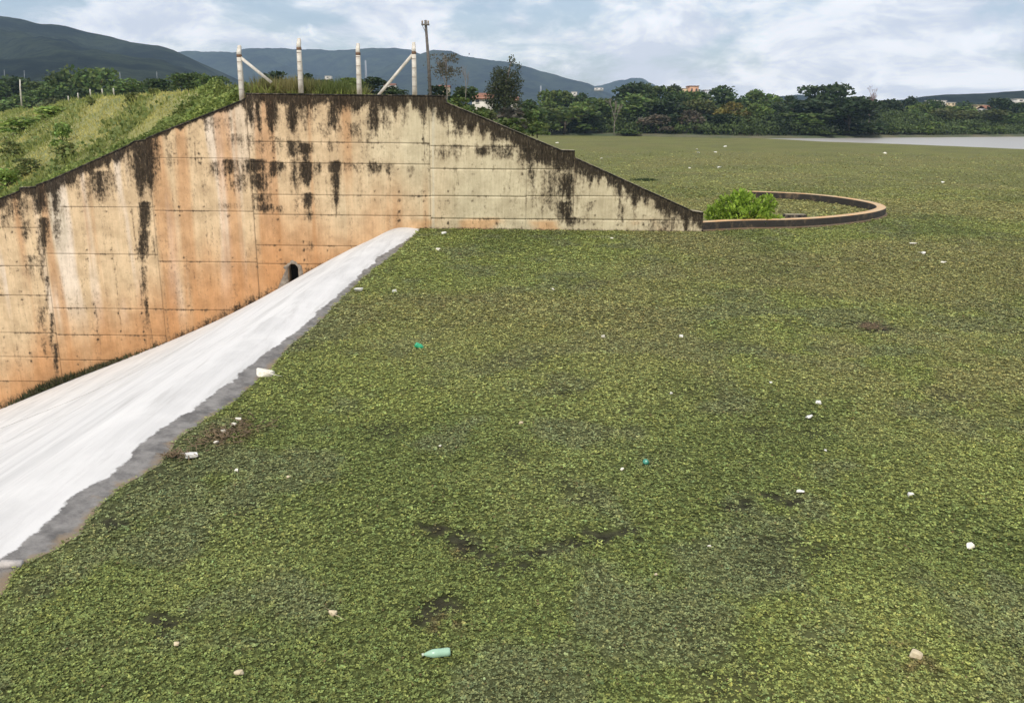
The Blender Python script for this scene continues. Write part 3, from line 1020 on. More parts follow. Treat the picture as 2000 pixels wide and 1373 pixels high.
# ------------------------------------------------------------------ floating plant mat
far_px = [(1040, 263.6), (1060, 264.8), (1200, 266.3), (1350, 268.5), (1470, 270.5), (1500, 271.5), (1600, 277), (1750, 282), (1900, 288), (2000, 292.5), (2150, 300), (2400, 312)]
fp = np.array([P(x, y, z=0)[:2] for x, y in far_px])
ft = fp[:, 0] / fp[:, 1]


def far_y(t):
    return np.interp(t, ft, fp[:, 1])


HOLES = [(845, 1032, .35, .16), (900, 1066, .38, .20), (935, 1072, .22, .10), (960, 1085, .25, .10), (985, 1112, .30, .12), (1040, 1090, .30, .10), (1075, 1075, .30, .09), (1120, 1062, .30, .08), (1180, 1052, .40, .11), (1225, 1043, .3, .10),
         (1435, 990, .3, .12), (1500, 965, .25, .12), (230, 1015, .25, .14), (870, 1190, .5, .16), (840, 1205, .3, .1), (1700, 640, .7, .5), (330, 1215, .4, .12), (1560, 985, .4, .12)]
HW = [(*P(x, y, z=0)[:2], a, b2) for x, y, a, b2 in HOLES]
FRESH = [(900, 700, 1.0), (980, 760, 1.4), (1480, 640, 2.5), (1640, 770, 1.2), (1740, 850, 1.3), (530, 990, 1.2), (470, 1090, .9), (1050, 950, 1.6), (1120, 850, 1.6), (1850, 1330, 1.2), (620, 560, 3.0), (1250, 720, 2), (380, 1120, .8)]
FW = [(*P(x, y, z=0)[:2], r) for x, y, r in FRESH]


BROWN = [(845, 1034, .16), (905, 1082, .14), (450, 845, .45), (1790, 1300, .2), (870, 1225, .2)]
BW = [(*P(x, y, z=0)[:2], r) for x, y, r in BROWN]


def openness(x, y):
    """0 dense cover .. 1 open water showing between plants"""
    v = sstep(0.62, 0.85, fbm(x * 0.9, y * 0.9, 51, 4)) * 0.55
    wxn = x + (fbm(x * 4, y * 4, 61, 3) - .5) * 0.6
    wyn = y + (fbm(x * 4, y * 4, 71, 3) - .5) * 0.6
    for hx, hy, a, b2 in HW:
        v = np.maximum(v, 0.92 * sstep(1.9, 0.1, ((wxn - hx) / (a * .7)) ** 2 + ((wyn - hy) / (b2 * 1.3)) ** 2))
    return v


def mat_colour(x, y):
    a = fbm(x * 0.22 + 4, y * 0.16, 31, 4)
    b2 = fbm(x * 1.1, y * 0.9, 37, 3)
    green = np.array([0.248, 0.280, 0.080]); dark = np.array([0.178, 0.212, 0.064]); yel = np.array([0.285, 0.308, 0.105]); dry = np.array([0.290, 0.268, 0.105]); dull = np.array([0.185, 0.195, 0.105])
    col = lerp(dark, green, sstep(0.38, 0.56, a)[..., None])
    fresh = sstep(0.56, 0.72, a * 0.55 + b2 * 0.45)
    for hx, hy, r in FW:
        fresh = np.maximum(fresh, 0.75 * np.exp(-(((x - hx) ** 2 + ((y - hy) / 1.5) ** 2) / r ** 2)) * sstep(.3, .6, b2))
    col = lerp(col, yel, (fresh * 0.6)[..., None])
    du = sstep(.5, .66, fbm(x * .9 + 3, y * .7, 59, 4))
    col = lerp(col, dull, (du * .55)[..., None])
    d = sstep(0.40, 0.66, fbm(x * 0.12 + 9, y * 0.09, 43, 4)) * sstep(14, 26, y + x * 0.35)
    d = np.maximum(d, sstep(30, 80, y) * 0.6)
    d = np.maximum(d, .95 * np.exp(-((x - 10) / 4.5) ** 2 - ((y - 18.5) / 4.5) ** 2) * sstep(.25, .5, b2))
    col = lerp(col, dry, (d * 0.75)[..., None])
    for hx, hy, r in BW:
        bk = np.exp(-(((x - hx) ** 2 + ((y - hy) / 1.5) ** 2) / r ** 2)) * sstep(.3, .6, vnoise(x * 7, y * 7, 33))
        col = lerp(col, np.array([0.15, 0.105, 0.055]), np.clip(bk * 1.1, 0, .7)[..., None])
    return col * 1.05


def mat_z(x, y):
    sp_ = np.where(y < YW, np.maximum(prof_z(x - x_line(y)), 0) * (x < x_line(y) + .3), 0)
    return 0.015 + 0.045 * fbm(x * 0.8, y * 0.8, 91, 3) + sp_


# underlayer sheet
rows_y = np.concatenate([np.linspace(3.5, 12, 80), np.linspace(12.15, 45, 130), np.linspace(45.5, 120, 70), np.linspace(122, 300, 40)])
ts = np.linspace(-0.75, 0.80, 170)
T, Yr = np.meshgrid(ts, rows_y)
Yc = np.minimum(Yr, far_y(T * (Yr + 5) / Yr))
Xc = T * (Yc + 5)
xl = np.where(Yc < YW, x_mat(Yc) + (fbm(Yc * 3, Yc * 0, 5, 3) - .5) * 0.12, np.interp(Yc, [YW, 60, 260], [x_line(YW) + 1.5, -14, -140]))
Xc = np.maximum(Xc, xl)
pts = np.stack([Xc, Yc], -1).reshape(-1, 2)
under = np.array([0.06, 0.065, 0.036])
mc = mat_colour(pts[:, 0], pts[:, 1])
kf = sstep(22, 60, pts[:, 1])
ucol = lerp(lerp(under, mc * 0.6, 0.75), mc * 0.62, kf[:, None])
op = openness(pts[:, 0], pts[:, 1]) * (1 - kf)
ucol = lerp(ucol, np.array([0.040, 0.036, 0.027]), np.clip(op * .95, 0, .9)[:, None])
mv = np.column_stack([pts, mat_z(pts[:, 0], pts[:, 1]) - 0.012])
nr, nc = T.shape
idx = np.arange(nr * nc).reshape(nr, nc)
fs = np.stack([idx[:-1, :-1], idx[:-1, 1:], idx[1:, 1:], idx[1:, :-1]], -1).reshape(-1, 4)
ar = np.abs((mv[fs[:, 2], 0] - mv[fs[:, 0], 0]) * (mv[fs[:, 3], 1] - mv[fs[:, 1], 1]) - (mv[fs[:, 3], 0] - mv[fs[:, 1], 0]) * (mv[fs[:, 2], 1] - mv[fs[:, 0], 1]))
fs = fs[ar > 1e-6]
o = link('plant_mat', mesh_np('plant_mat', mv, fs, True, Col=ucol), M_mat)
tag(o, 'dense mat of floating water plants covering the reservoir', 'water plants', kind='stuff')

# leaves of the plants, in rosettes
BANDS = [(5.2, 10, 1330, 3, .0245), (10, 15, 730, 3, .031), (15, 22, 385, 3, .040), (22, 32, 195, 3, .056), (32, 46, 92, 3, .076), (46, 72, 24, 3, .115), (72, 150, 4.5, 3, .15)]
VV_, CC_ = [], []
for (y0, y1, dens, nl, size) in BANDS:
    xm = 0.67 * y1 + 4.0
    cnt = int(2 * xm * (y1 - y0) * dens)
    x = rng.uniform(-xm, xm, cnt); y = rng.uniform(y0, y1, cnt)
    keep = (np.abs(x) < 0.67 * y + 4.0)
    xl = np.where(y < YW, x_mat(y) + (fbm(y * 3, y * 0, 5, 3) - .5) * 0.12 - 0.03, -1.0)
    keep &= x > xl
    keep &= (y < YW - .05) | (y > YW + .8) | (x > wx(1374, 430) + .05)
    keep &= y < far_y(x / y) - 1
    keep &= rng.uniform(0, 1, cnt) > openness(x, y) * 0.93
    keep &= rng.uniform(0, 1, cnt) < np.interp(y, [72, 145], [1, .15])
    # ragged fringe beside the spillway
    keep &= ~((x < xl + 0.35) & (y < YW) & (rng.uniform(0, 1, cnt) < 0.35))
    x, y = x[keep], y[keep]
    m = len(x)
    base = mat_colour(x, y)
    vig = np.clip(rng.normal(1, .38 * float(np.interp(y0, [10, 46], [1, .45])), m), .35, 2.0) * float(np.interp(y0, [10, 22, 32, 46], [1.06, .97, .97, 1.08]))
    sz = size * np.clip(rng.normal(1, .25, m), .5, 1.6)
    zz = mat_z(x, y) + rng.uniform(0, .28, m) * sz
    ang = rng.uniform(0, 2 * math.pi, m)
    hue = rng.normal(0, 1, m)
    for k in range(nl):
        a = ang + 2 * math.pi * k / nl + rng.normal(0, .3, m)
        el = rng.uniform(0.0, 0.5, m)
        d = np.stack([np.cos(a) * np.cos(el), np.sin(a) * np.cos(el), np.sin(el)], 1)
        nn = np.stack([-np.cos(a) * np.sin(el), -np.sin(a) * np.sin(el), np.cos(el)], 1)
        nn = unit(nn + rng.normal(0, .25, (m, 3)))
        p = np.stack([x, y, zz], 1)
        L = sz * rng.uniform(.75, 1.2, m)
        v, _ = leaf_quads(p, unit(d), nn, L, L * rng.uniform(.6, .95, m), rng.choice([.14, -.10]))
        c = base * (vig * rng.uniform(.75, 1.3, m))[:, None]
        c[:, 0] *= 1 + 0.065 * hue; c[:, 2] *= 1 - 0.05 * hue
        dead = rng.uniform(0, 1, m) < 0.012
        c[dead] = np.array([0.20, 0.15, 0.07]) * rng.uniform(.5, 1.2, (dead.sum(), 1))
        VV_.append(v); CC_.append(rep4(np.clip(c, .005, .6)))
v = np.concatenate(VV_); c = np.concatenate(CC_)
o = link('floating_plants', mesh_np('floating_plants', v, np.arange(len(v)).reshape(-1, 4), False, Col=c), M_mat_leaf)
tag(o, 'small green leaf rosettes of floating water plants crowded together', 'water plants', kind='stuff')
print('mat leaves', len(v) // 4)


# ------------------------------------------------------------------ grass and creepers on the embankment
def blades(x, y, z, h, w, col, lean=0.35):
    m = len(x)
    a = rng.uniform(0, 2 * math.pi, m)
    le = np.abs(rng.normal(0, lean, m)) + .05
    d = unit(np.stack([np.cos(a) * le, np.sin(a) * le, np.ones(m)], 1))
    nn = unit(np.cross(d, rng.normal(0, 1, (m, 3))))
    v, _ = leaf_quads(np.stack([x, y, z], 1), d, nn, h, w, 0.0)
    return v, rep4(col)


m = 72000
y = YW + 0.5 + rng.uniform(0, 1, m) ** 1.6 * 110
x = rng.uniform(-0.72, 0.0, m) * y - 1
s = (x - CREST_A[0]) * ND[0] + (y - CREST_A[1]) * ND[1]
keep = (s > -CREST_W * 0.75) & (s < 32)
x, y, s = x[keep], y[keep], s[keep]
z = bank_z(x, y)
m = len(x)
pat = fbm(x * .18, y * .18, 14, 4)
straw = np.array([0.50, 0.46, 0.15]); gr = np.array([0.24, 0.28, 0.07])
near = sstep(5.0, 1.0, y - YW)
k = sstep(.40, .58, pat) * (1 - near)
k = k * np.clip(1 - 0.75 * sstep(.52, .66, fbm(x * .33, y * .16, 44, 4)) - .5 * sstep(12, 26, s), 0, 1)
col = lerp(gr, straw, k[:, None]) * rng.uniform(.8, 1.14, (m, 1))
far = np.clip((y - YW) / 40, 0, 2)
h = rng.uniform(.10, .30, m) * (1 + .30 * far) * (1 + .5 * near * 0)
flat = (s < 0.5)
h = h * (1 + .9 * sstep(.52, .66, fbm(x * .33, y * .16, 44, 4)))
h = np.where(flat & (y < YW + 5) & (x < wx(700, 180)), h * 1.7, h)
v1, c1 = blades(x, y, z - .05, h, (.055 + .05 * far), col, .8)
o = link('grass', mesh_np('grass', v1, np.arange(len(v1)).reshape(-1, 4), False, Col=c1), M_grass)
tag(o, 'yellow green grass covering the embankment slope behind the wall', 'grass', kind='stuff')

# tall grass tuft strip standing on the wall top between the first posts
m = 5200
x = rng.uniform(wx(482, 180), wx(700, 180), m)
x = x[rng.uniform(0, 1, m) < np.interp(x, [wx(482, 180), wx(520, 180), wx(640, 180), wx(700, 180)], [.6, 1, .8, .35])]
m = len(x)
y = YW + rng.uniform(.5, 3.2, m)
z = bank_z(x, y)
hh = 1.3 * (0.35 + .5 * vnoise(x * .9, y * .6, 3)) * rng.uniform(.6, 1.25, m)
cc = lerp(np.array([.12, .15, .04]), np.array([.26, .23, .09]), sstep(.4, .7, fbm(x * .8, y * .4, 9))[:, None]) * rng.uniform(.6, 1.3, (m, 1))
v1, c1 = blades(x, y, z - .05, hh, .035, cc, .5)
o = link('tall_grass', mesh_np('tall_grass', v1, np.arange(len(v1)).reshape(-1, 4), False, Col=c1), M_grass)
tag(o, 'tall dry grass growing along the top of the wall between the posts', 'grass', kind='stuff')

# leafy creeper along the left part of the wall top
m = 30000
px = rng.uniform(-60, 474, m)
x = np.array([wx(q, 300) for q in np.linspace(-60, 474, 60)])
x = np.interp(px, np.linspace(-60, 474, 60), x)
y = YW + 0.15 + rng.gamma(1.4, 1.25, m)
wd = np.interp(px, [-60, 60, 200, 320, 400, 474], [2.2, 1.6, 2.0, 4.0, 6.5, 6.5])
keep = (y - YW < wd * (0.5 + 1.0 * vnoise(x * .4, y * .4, 23)))
x, y, px = x[keep], y[keep], px[keep]
m = len(x)
lump = fbm(x * .7, y * .7, 29, 3)
z = bank_z(x, np.maximum(y, YW + .4)) + np.clip(lump - .25, 0, 1) * np.interp(px, [0, 280, 420], [.8, 1.0, 1.6]) * rng.uniform(.2, 1, m) * sstep(-.1, .9, y - YW)
a = rng.uniform(0, 2 * math.pi, m); el = rng.uniform(-.3, .9, m)
d = np.stack([np.cos(a) * np.cos(el), np.sin(a) * np.cos(el), np.sin(el)], 1)
nn = unit(np.cross(d, rng.normal(0, 1, (m, 3))) + np.array([0, -.3, .8]))
nn = unit(nn - d * np.sum(nn * d, 1, keepdims=True))
L = rng.uniform(.10, .24, m)
v, _ = leaf_quads(np.stack([x, y, z], 1), d, nn, L, L * .75)
c = lerp(np.array([.09, .145, .035]), np.array([.29, .33, .09]), rng.beta(2, 2, m)[:, None]) * (0.5 + 1.0 * lump[:, None]) * (.75 + .5 * vnoise(x * 1.7, y * 1.7, 83)[:, None])
o = link('ground_cover', mesh_np('ground_cover', v, np.arange(len(v)).reshape(-1, 4), False, Col=rep4(c)), M_leaf)
tag(o, 'leafy green creeper spilling along the sloping wall top', 'creeper', kind='stuff')

m = 60000
y = YW + 1.5 + rng.uniform(0, 1, m) ** 1.4 * 70
x = rng.uniform(-0.72, -.05, m) * y
s = (x - CREST_A[0]) * ND[0] + (y - CREST_A[1]) * ND[1]
pk_ = fbm(x * .33, y * .16, 44, 4)
k = (s > .5) & (s < 32) & (rng.uniform(0, 1, m) < .55 * sstep(.53, .68, pk_ + .10 * sstep(9, 22, s)))
x, y = x[k], y[k]; m = len(x)
lump = fbm(x * .8, y * .5, 53, 3)
z = bank_z(x, y) + np.clip(lump - .25, 0, 1) * 1.3 * rng.uniform(.1, 1, m)
d = unit(rng.normal(0, 1, (m, 3)) + np.array([0, 0, .5])); nn = unit(np.cross(d, rng.normal(0, 1, (m, 3))) + np.array([0, -.3, .8]))
nn = unit(nn - d * np.sum(nn * d, 1, keepdims=True))
L = rng.uniform(.14, .32, m)
v, _ = leaf_quads(np.stack([x, y, z], 1), d, nn, L, L * .8)
c = lerp(np.array([.10, .145, .04]), np.array([.24, .27, .08]), rng.beta(2, 2, m)[:, None]) * (.6 + .8 * lump[:, None])
o = link('low_growth', mesh_np('low_growth', v, np.arange(len(v)).reshape(-1, 4), False, Col=rep4(c)), M_leaf)
tag(o, 'low leafy growth in patches over the grassy slope', 'ground cover', kind='stuff')

# weeds growing in the corner between wall foot and spillway
px = np.concatenate([rng.normal(95, 45, 900), rng.normal(215, 22, 260), rng.uniform(30, 330, 200)])
px = px[(px > 5) & (px < 380)]
x = np.interp(px, np.linspace(-20, 400, 40), [wx(q, 740) for q in np.linspace(-20, 400, 40)])
m = len(x)
y = YW - rng.uniform(.02, .35, m)
z = prof_z(x - X_E_W) - .02
hh = rng.uniform(.12, .5, m) * np.interp(px, [30, 80, 130, 200, 330], [.7, 1.3, 1.2, .9, .4])
cc = lerp(np.array([.05, .075, .025]), np.array([.14, .11, .06]), rng.beta(1.5, 1.5, m)[:, None])
v1, c1 = blades(x, y, z, hh, .06, cc, .6)
o = link('weeds', mesh_np('weeds', v1, np.arange(len(v1)).reshape(-1, 4), False, Col=c1), M_grass)
tag(o, 'dark weeds growing in the corner between wall foot and white spillway', 'weeds', kind='stuff')


# ------------------------------------------------------------------ trees and shrubs
def crown_mesh(name, seed, n, leaf, lobes=9, flat=1.0, hole=0.0, skirt=0.3):
    """unit crown: centred on the axis, z 0..1, radius about 0.5; leaf size relative to height"""
    r = np.random.default_rng(seed)
    lc = []
    for i in range(lobes):
        zc = r.uniform(.28, .80)
        rr = r.uniform(.10, .34) * (1.1 - .6 * max(0, zc - .5))
        a = r.uniform(0, 2 * math.pi)
        lc.append((rr * math.cos(a), rr * math.sin(a), zc, r.uniform(.15, .27)))
    lc.append((0, 0, .5, .33)); lc.append((r.uniform(-.1, .1), r.uniform(-.1, .1), .80, .19))
    for i in range(int(lobes * skirt)):
        a = r.uniform(0, 2 * math.pi)
        lc.append((.3 * math.cos(a), .3 * math.sin(a), .2, .2))
    lc = np.array(lc)
    w = lc[:, 3] ** 2; w /= w.sum()
    li = r.choice(len(lc), n, p=w)
    u = unit(r.normal(0, 1, (n, 3)))
    u[:, 2] = np.where(u[:, 2] < -.35, -u[:, 2], u[:, 2])
    rad_ = lc[li, 3] * (r.uniform(.55, 1.08, n) + (r.uniform(0, 1, n) < .06) * r.uniform(0, .25, n))
    p = lc[li, :3] + u * rad_[:, None] * np.array([1, 1, .88 * flat])
    if hole:
        q = np.sin(p[:, 0] * 14 + seed) + np.sin(p[:, 1] * 13 + 2 * seed) + np.sin(p[:, 2] * 15 + seed * .7)
        k = q > hole * 1.5 - 1.5
        p, u, li = p[k], u[k], li[k]
        n = len(p)
    p[:, 2] = np.clip(p[:, 2], .02, 1.06)
    d = unit(u + r.normal(0, .8, (n, 3)))
    nn = unit(np.cross(d, r.normal(0, 1, (n, 3))) + u * .9)
    nn = unit(nn - d * np.sum(nn * d, 1, keepdims=True))
    L = leaf * r.uniform(.7, 1.35, n)
    v, f = leaf_quads(p - d * L[:, None] * .5, d, nn, L, L * .8, .12)
    lobe_b = r.uniform(.72, 1.28, len(lc))[li]
    c = np.ones((n, 3)) * (lobe_b * r.uniform(.7, 1.3, n))[:, None]
    c[:, 0] *= r.uniform(.85, 1.2, n)
    me = mesh_np(name, v, f, False, Col=rep4(c))
    me.materials.append(M_tree)
    return me


def trunk_mesh(name, seed, mat, h=.55, r0=.035, limbs=5):
    r = random.Random(seed)
    mb = MB()
    bend = (r.uniform(-.05, .05), r.uniform(-.05, .05))
    pts = [(0, 0, -.06), (bend[0] * .5, bend[1] * .5, h * .5), (bend[0], bend[1], h)]
    mb.tube(pts, [r0, r0 * .75, r0 * .5], 7)
    for i in range(limbs):
        a = 2 * math.pi * i / limbs + r.uniform(-.4, .4)
        z0 = h * r.uniform(.5, .95)
        l = r.uniform(.22, .36)
        st = Vector((bend[0] * z0 / h, bend[1] * z0 / h, z0))
        e = st + Vector((math.cos(a) * l, math.sin(a) * l, r.uniform(.15, .35)))
        md = (st + e) / 2 + Vector((0, 0, .04))
        mb.tube([st, md, e], [r0 * .45, r0 * .3, r0 * .12], 5)
    me = mb.mesh(name, True)
    me.materials.append(mat)
    return me


def bare_mesh(name, seed, mat, levels=4, r0=.022, spread=.5, h0=.34):
    r = random.Random(seed)
    mb = MB()

    def grow(p, d, l, rad_, lev):
        e = p + d * l
        m_ = (p + e) / 2 + Vector((r.uniform(-1, 1), r.uniform(-1, 1), 0)) * l * .06
        mb.tube([p, m_, e], [rad_, rad_ * .85, rad_ * .7], 5 if lev > 1 else 4)
        if lev == 0:
            return
        for i in range(3 if lev > 1 else 4):
            nd = (d + Vector((r.uniform(-1, 1), r.uniform(-1, 1), r.uniform(-.25, .7))) * spread * 1.5).normalized()
            grow(p + d * l * r.uniform(.6, 1.0), nd, l * r.uniform(.5, .75), rad_ * .6, lev - 1)
    grow(Vector((0, 0, -.04)), Vector((r.uniform(-.06, .06), 0, 1)).normalized(), h0, r0, levels)
    me = mb.mesh(name)
    me.materials.append(mat)
    # unit height
    zs = max(v.co.z for v in me.vertices)
    for v in me.vertices:
        v.co.z = v.co.z / zs
    return me


CROWNS = [crown_mesh('crown', 100 + i, 1500, .075, 8 + i % 4, .9 + .05 * (i % 3)) for i in range(7)]
LOOSE = [crown_mesh('crown', 200 + i, 800, .07, 8, 1.0, .55) for i in range(2)]
SHRUBS = [crown_mesh('foliage', 300 + i, 900, .10, 8, .9, 0, .9) for i in range(4)]
TRUNKS = [trunk_mesh('trunk', 400 + i, M_bark) for i in range(3)]
PTRUNKS = [trunk_mesh('trunk', 420 + i, M_paleb, .6, .03) for i in range(2)]
STEMS = [trunk_mesh('stem', 440 + i, M_bark, .45, .025, 6) for i in range(2)]

TINT = dict(dark=(.054, .086, .025), deep=(.034, .055, .018), mid=(.104, .155, .037), light=(.125, .175, .040), bright=(.165, .235, .042), olive=(.095, .112, .034), yellow=(.155, .135, .028), brown=(.105, .090, .058), grey=(.10, .095, .07))
cnt_t = [0]


def tree(name, label, x, top, w, D, tint, group=None, base=None, kind='crown', zg=None, cat=None):
    """x, top, w: where its top and width fall in the photograph when it stands D metres away"""
    i = cnt_t[0]; cnt_t[0] += 1
    pt = P(x, top, Y=D)
    if zg is None:
        zg = P(x, base, Y=D)[2] if base else ground_z(pt[0], D)
    H = max(pt[2] - zg, .6) / 1.0
    W = w / F * D * 1.32
    root = empty(name, (pt[0], D, zg), label, cat or ('shrub' if 'shrub' in name or 'bush' in name else 'tree'), group)
    sc = (W / .95, W / .95, H)
    rot = random.uniform(0, 6.28)
    if kind == 'crown':
        parts = [('trunk', TRUNKS[i % 3]), ('crown', CROWNS[i % 7])]
    elif kind == 'loose':
        parts = [('trunk', PTRUNKS[i % 2]), ('crown', LOOSE[i % 2])]
    else:
        parts = [('stem', STEMS[i % 2]), ('foliage', SHRUBS[i % 4])]
    for nm, me in parts:
        c = link(nm, me, None, root)
        c.scale = sc
        c.rotation_euler = (0, 0, rot)
        if nm in ('crown', 'foliage'):
            k = random.uniform(.88, 1.14)
            c.color = (*[v * k for v in TINT[tint]], 1)
    return root


G_SH = 'trees along the far shore'
G_SB = 'shrubs at the far water edge'
for row in [
    # back row against the sky
    ('shore_tree', 'dark tree against the far blue knoll at the left of the shore wood', 1232, 160, 78, 330, 'dark', G_SH),
    ('shore_tree', 'rounded green tree on the skyline just right of the blue knoll', 1278, 166, 62, 330, 'mid', G_SH),
    ('shore_tree', 'small black-green treetop just left of the orange house', 1320, 164, 34, 335, 'deep', G_SH),
    ('shore_tree', 'broad dark tree on the skyline right of the orange house', 1424, 164, 84, 325, 'dark', G_SH),
    ('shore_tree', 'mid green tree on the skyline adjoining the broad dark tree on its right', 1478, 174, 66, 325, 'mid', G_SH),
    ('shore_tree', 'low dark tree at the dip in the wood skyline', 1520, 188, 66, 330, 'dark', G_SH),
    ('shore_tree', 'tiny dark treetop poking up right of the skyline dip', 1545, 184, 26, 335, 'deep', G_SH),
    ('shore_tree', 'tallest dark tree in the middle of the shore wood with knobbly top', 1612, 163, 74, 325, 'dark', G_SH),
    ('shore_tree', 'dark sloping tree between the tallest tree and the bare pink tree', 1664, 187, 66, 330, 'dark', G_SH),
    ('shore_tree', 'dark tree standing right behind the bare pink tree', 1744, 193, 56, 345, 'deep', G_SH),
    ('shore_tree', 'small dark dome-shaped tree under the start of the right hand ridge', 1786, 186, 42, 380, 'deep', G_SH),
    ('shore_tree', 'low dark tree below the right hand ridge beside the dome-shaped tree', 1822, 194, 44, 385, 'dark', G_SH),
    ('shore_tree', 'dark tree under the ridge left of the cream house', 1890, 197, 56, 420, 'dark', G_SH),
    ('shore_tree', 'round dark tree just right of the cream house', 1955, 189, 52, 385, 'deep', G_SH),
    ('shore_tree', 'dark tree cut by the right picture edge below the ridge', 1995, 198, 44, 385, 'dark', G_SH),
    # middle row
    ('shore_tree', 'pale green treetop below the hill right of the tall leaning tree', 1080, 175, 56, 300, 'light', G_SH),
    ('shore_tree', 'small dark treetop right of the pale green treetop', 1111, 180, 30, 310, 'dark', G_SH),
    ('shore_tree', 'two-lobed dark treetop below the foot of the hill', 1143, 179, 46, 310, 'dark', G_SH),
    ('shore_tree', 'green tree left of the brown leafless tree', 1160, 190, 66, 285, 'mid', G_SH),
    ('shore_tree', 'wide mid green tree right behind the brown leafless tree', 1238, 180, 100, 290, 'mid', G_SH),
    ('shore_tree', 'very dark tree right of the brown leafless tree', 1292, 196, 90, 285, 'deep', G_SH),
    ('shore_tree', 'dark green tree under the small black-green treetop', 1330, 182, 60, 300, 'dark', G_SH),
    ('shore_tree', 'green treetop hiding the foot of the orange house', 1352, 176, 56, 330, 'mid', G_SH),
    ('shore_tree', 'olive tree below the orange house', 1372, 192, 62, 285, 'olive', G_SH),
    ('shore_tree', 'rounded tree with a yellow crown in the middle of the shore wood', 1424, 196, 62, 280, 'yellow', G_SH),
    ('shore_tree', 'grey green feathery tree right of the yellow-crowned tree', 1477, 201, 52, 282, 'light', G_SH),
    ('shore_tree', 'dark narrow tree right of the feathery grey green tree', 1516, 200, 52, 290, 'deep', G_SH),
    ('shore_tree', 'dark spreading tree below the tallest tree', 1596, 192, 110, 296, 'deep', G_SH),
    ('shore_tree', 'huge black-green tree reaching to the water left of the bare pink tree', 1662, 196, 104, 285, 'deep', G_SH),
    ('shore_tree', 'mid green low tree in front of the dark spreading tree', 1566, 220, 92, 280, 'mid', G_SH),
    ('shore_tree', 'dark tree standing under the yellow-crowned tree', 1408, 222, 74, 276, 'deep', G_SH),
    ('shore_tree', 'green bushy tree right of the bare pink tree', 1764, 212, 78, 345, 'mid', G_SH),
    ('shore_tree', 'yellow green round tree below the dome-shaped dark tree', 1798, 200, 40, 360, 'light', G_SH),
    ('shore_tree', 'olive green spreading tree in the right part of the wood', 1850, 209, 78, 355, 'olive', G_SH),
    ('shore_tree', 'light green tree in front of the white flat roof', 1870, 206, 62, 370, 'light', G_SH),
    ('shore_tree', 'olive tree below the cream house', 1920, 214, 72, 360, 'olive', G_SH),
    ('shore_tree', 'mid green tree at the right picture edge above the water', 1988, 220, 62, 360, 'mid', G_SH),
    ('shore_tree', 'dark green tree right behind the rounded light green bush', 1145, 212, 60, 275, 'dark', G_SH),
    ('shore_tree', 'black-green tree between the two brown shrubs at the water', 1316, 222, 60, 276, 'deep', G_SH),
    ('shore_tree', 'dark tree behind the pale reeds at the water edge', 1500, 226, 60, 278, 'deep', G_SH),
]:
    n_, l_, x_, t_, w_, D_, ti_, g_ = row
    tree(n_, l_, x_, t_, w_, D_, ti_, g_)
for row in [
    ('shore_shrub', 'large rounded light green bush at the left end of the shore', 1103, 206, 86, 262, 'light'),
    ('shore_shrub', 'brown dry shrub at the water right of the brown leafless tree', 1284, 222, 56, 272, 'brown'),
    ('shore_shrub', 'brown dry shrub at the water left of the yellow-crowned tree', 1350, 214, 46, 272, 'brown'),
    ('shore_shrub', 'low dark shrub at the foot of the brown leafless tree', 1225, 252, 40, 262, 'mid'),
    ('shore_shrub', 'low green shrub on the bank under the left brown shrub', 1372, 252, 40, 271, 'olive'),
    ('shore_shrub', 'pale reedy shrub on the bank left of the other pale one', 1466, 250, 32, 272, 'light'),
    ('shore_shrub', 'pale spiky reedy shrub on the bank nearest the water tip', 1507, 252, 30, 273, 'light'),
    ('shore_shrub', 'pale grassy shrub on the bank below the tallest tree', 1590, 255, 60, 276, 'light'),
    ('shore_shrub', 'pale grassy shrub on the bank below the huge black-green tree', 1645, 256, 60, 280, 'light'),
    ('shore_shrub', 'green shrub at the water under the bare pink tree', 1692, 240, 46, 290, 'mid'),
    ('shore_shrub', 'bright shrub at the water just right of the bare pink tree', 1724, 240, 46, 292, 'light'),
    ('shore_shrub', 'mid green shrub between two bright ones at the water', 1758, 243, 42, 296, 'mid'),
    ('shore_shrub', 'brightest round shrub at the water under the yellow green tree', 1792, 243, 46, 298, 'bright'),
    ('shore_shrub', 'upright green shrub at the water right of the brightest one', 1822, 237, 46, 302, 'light'),
    ('shore_shrub', 'dark green shrub at the water below the olive spreading tree', 1860, 241, 54, 306, 'mid'),
    ('shore_shrub', 'light shrub at the water below the cream house', 1897, 240, 50, 310, 'light'),
    ('shore_shrub', 'bright low shrub at the water left of the sandy spot', 1930, 246, 46, 312, 'bright'),
    ('shore_shrub', 'small shrub beside the sandy spot at the right end of the shore', 1957, 250, 32, 316, 'mid'),
    ('shore_shrub', 'green shrub cut by the right picture edge at the water', 1992, 244, 42, 322, 'light'),
]:
    n_, l_, x_, t_, w_, D_, ti_ = row
    tree(n_, l_, x_, t_, w_, max(D_, float(shore_r(math.atan2((x_ - 1000) / F * 1.03, 1))) * math.cos(math.atan((x_ - 1000) / F)) + 2.5), ti_, G_SB, kind='shrub')

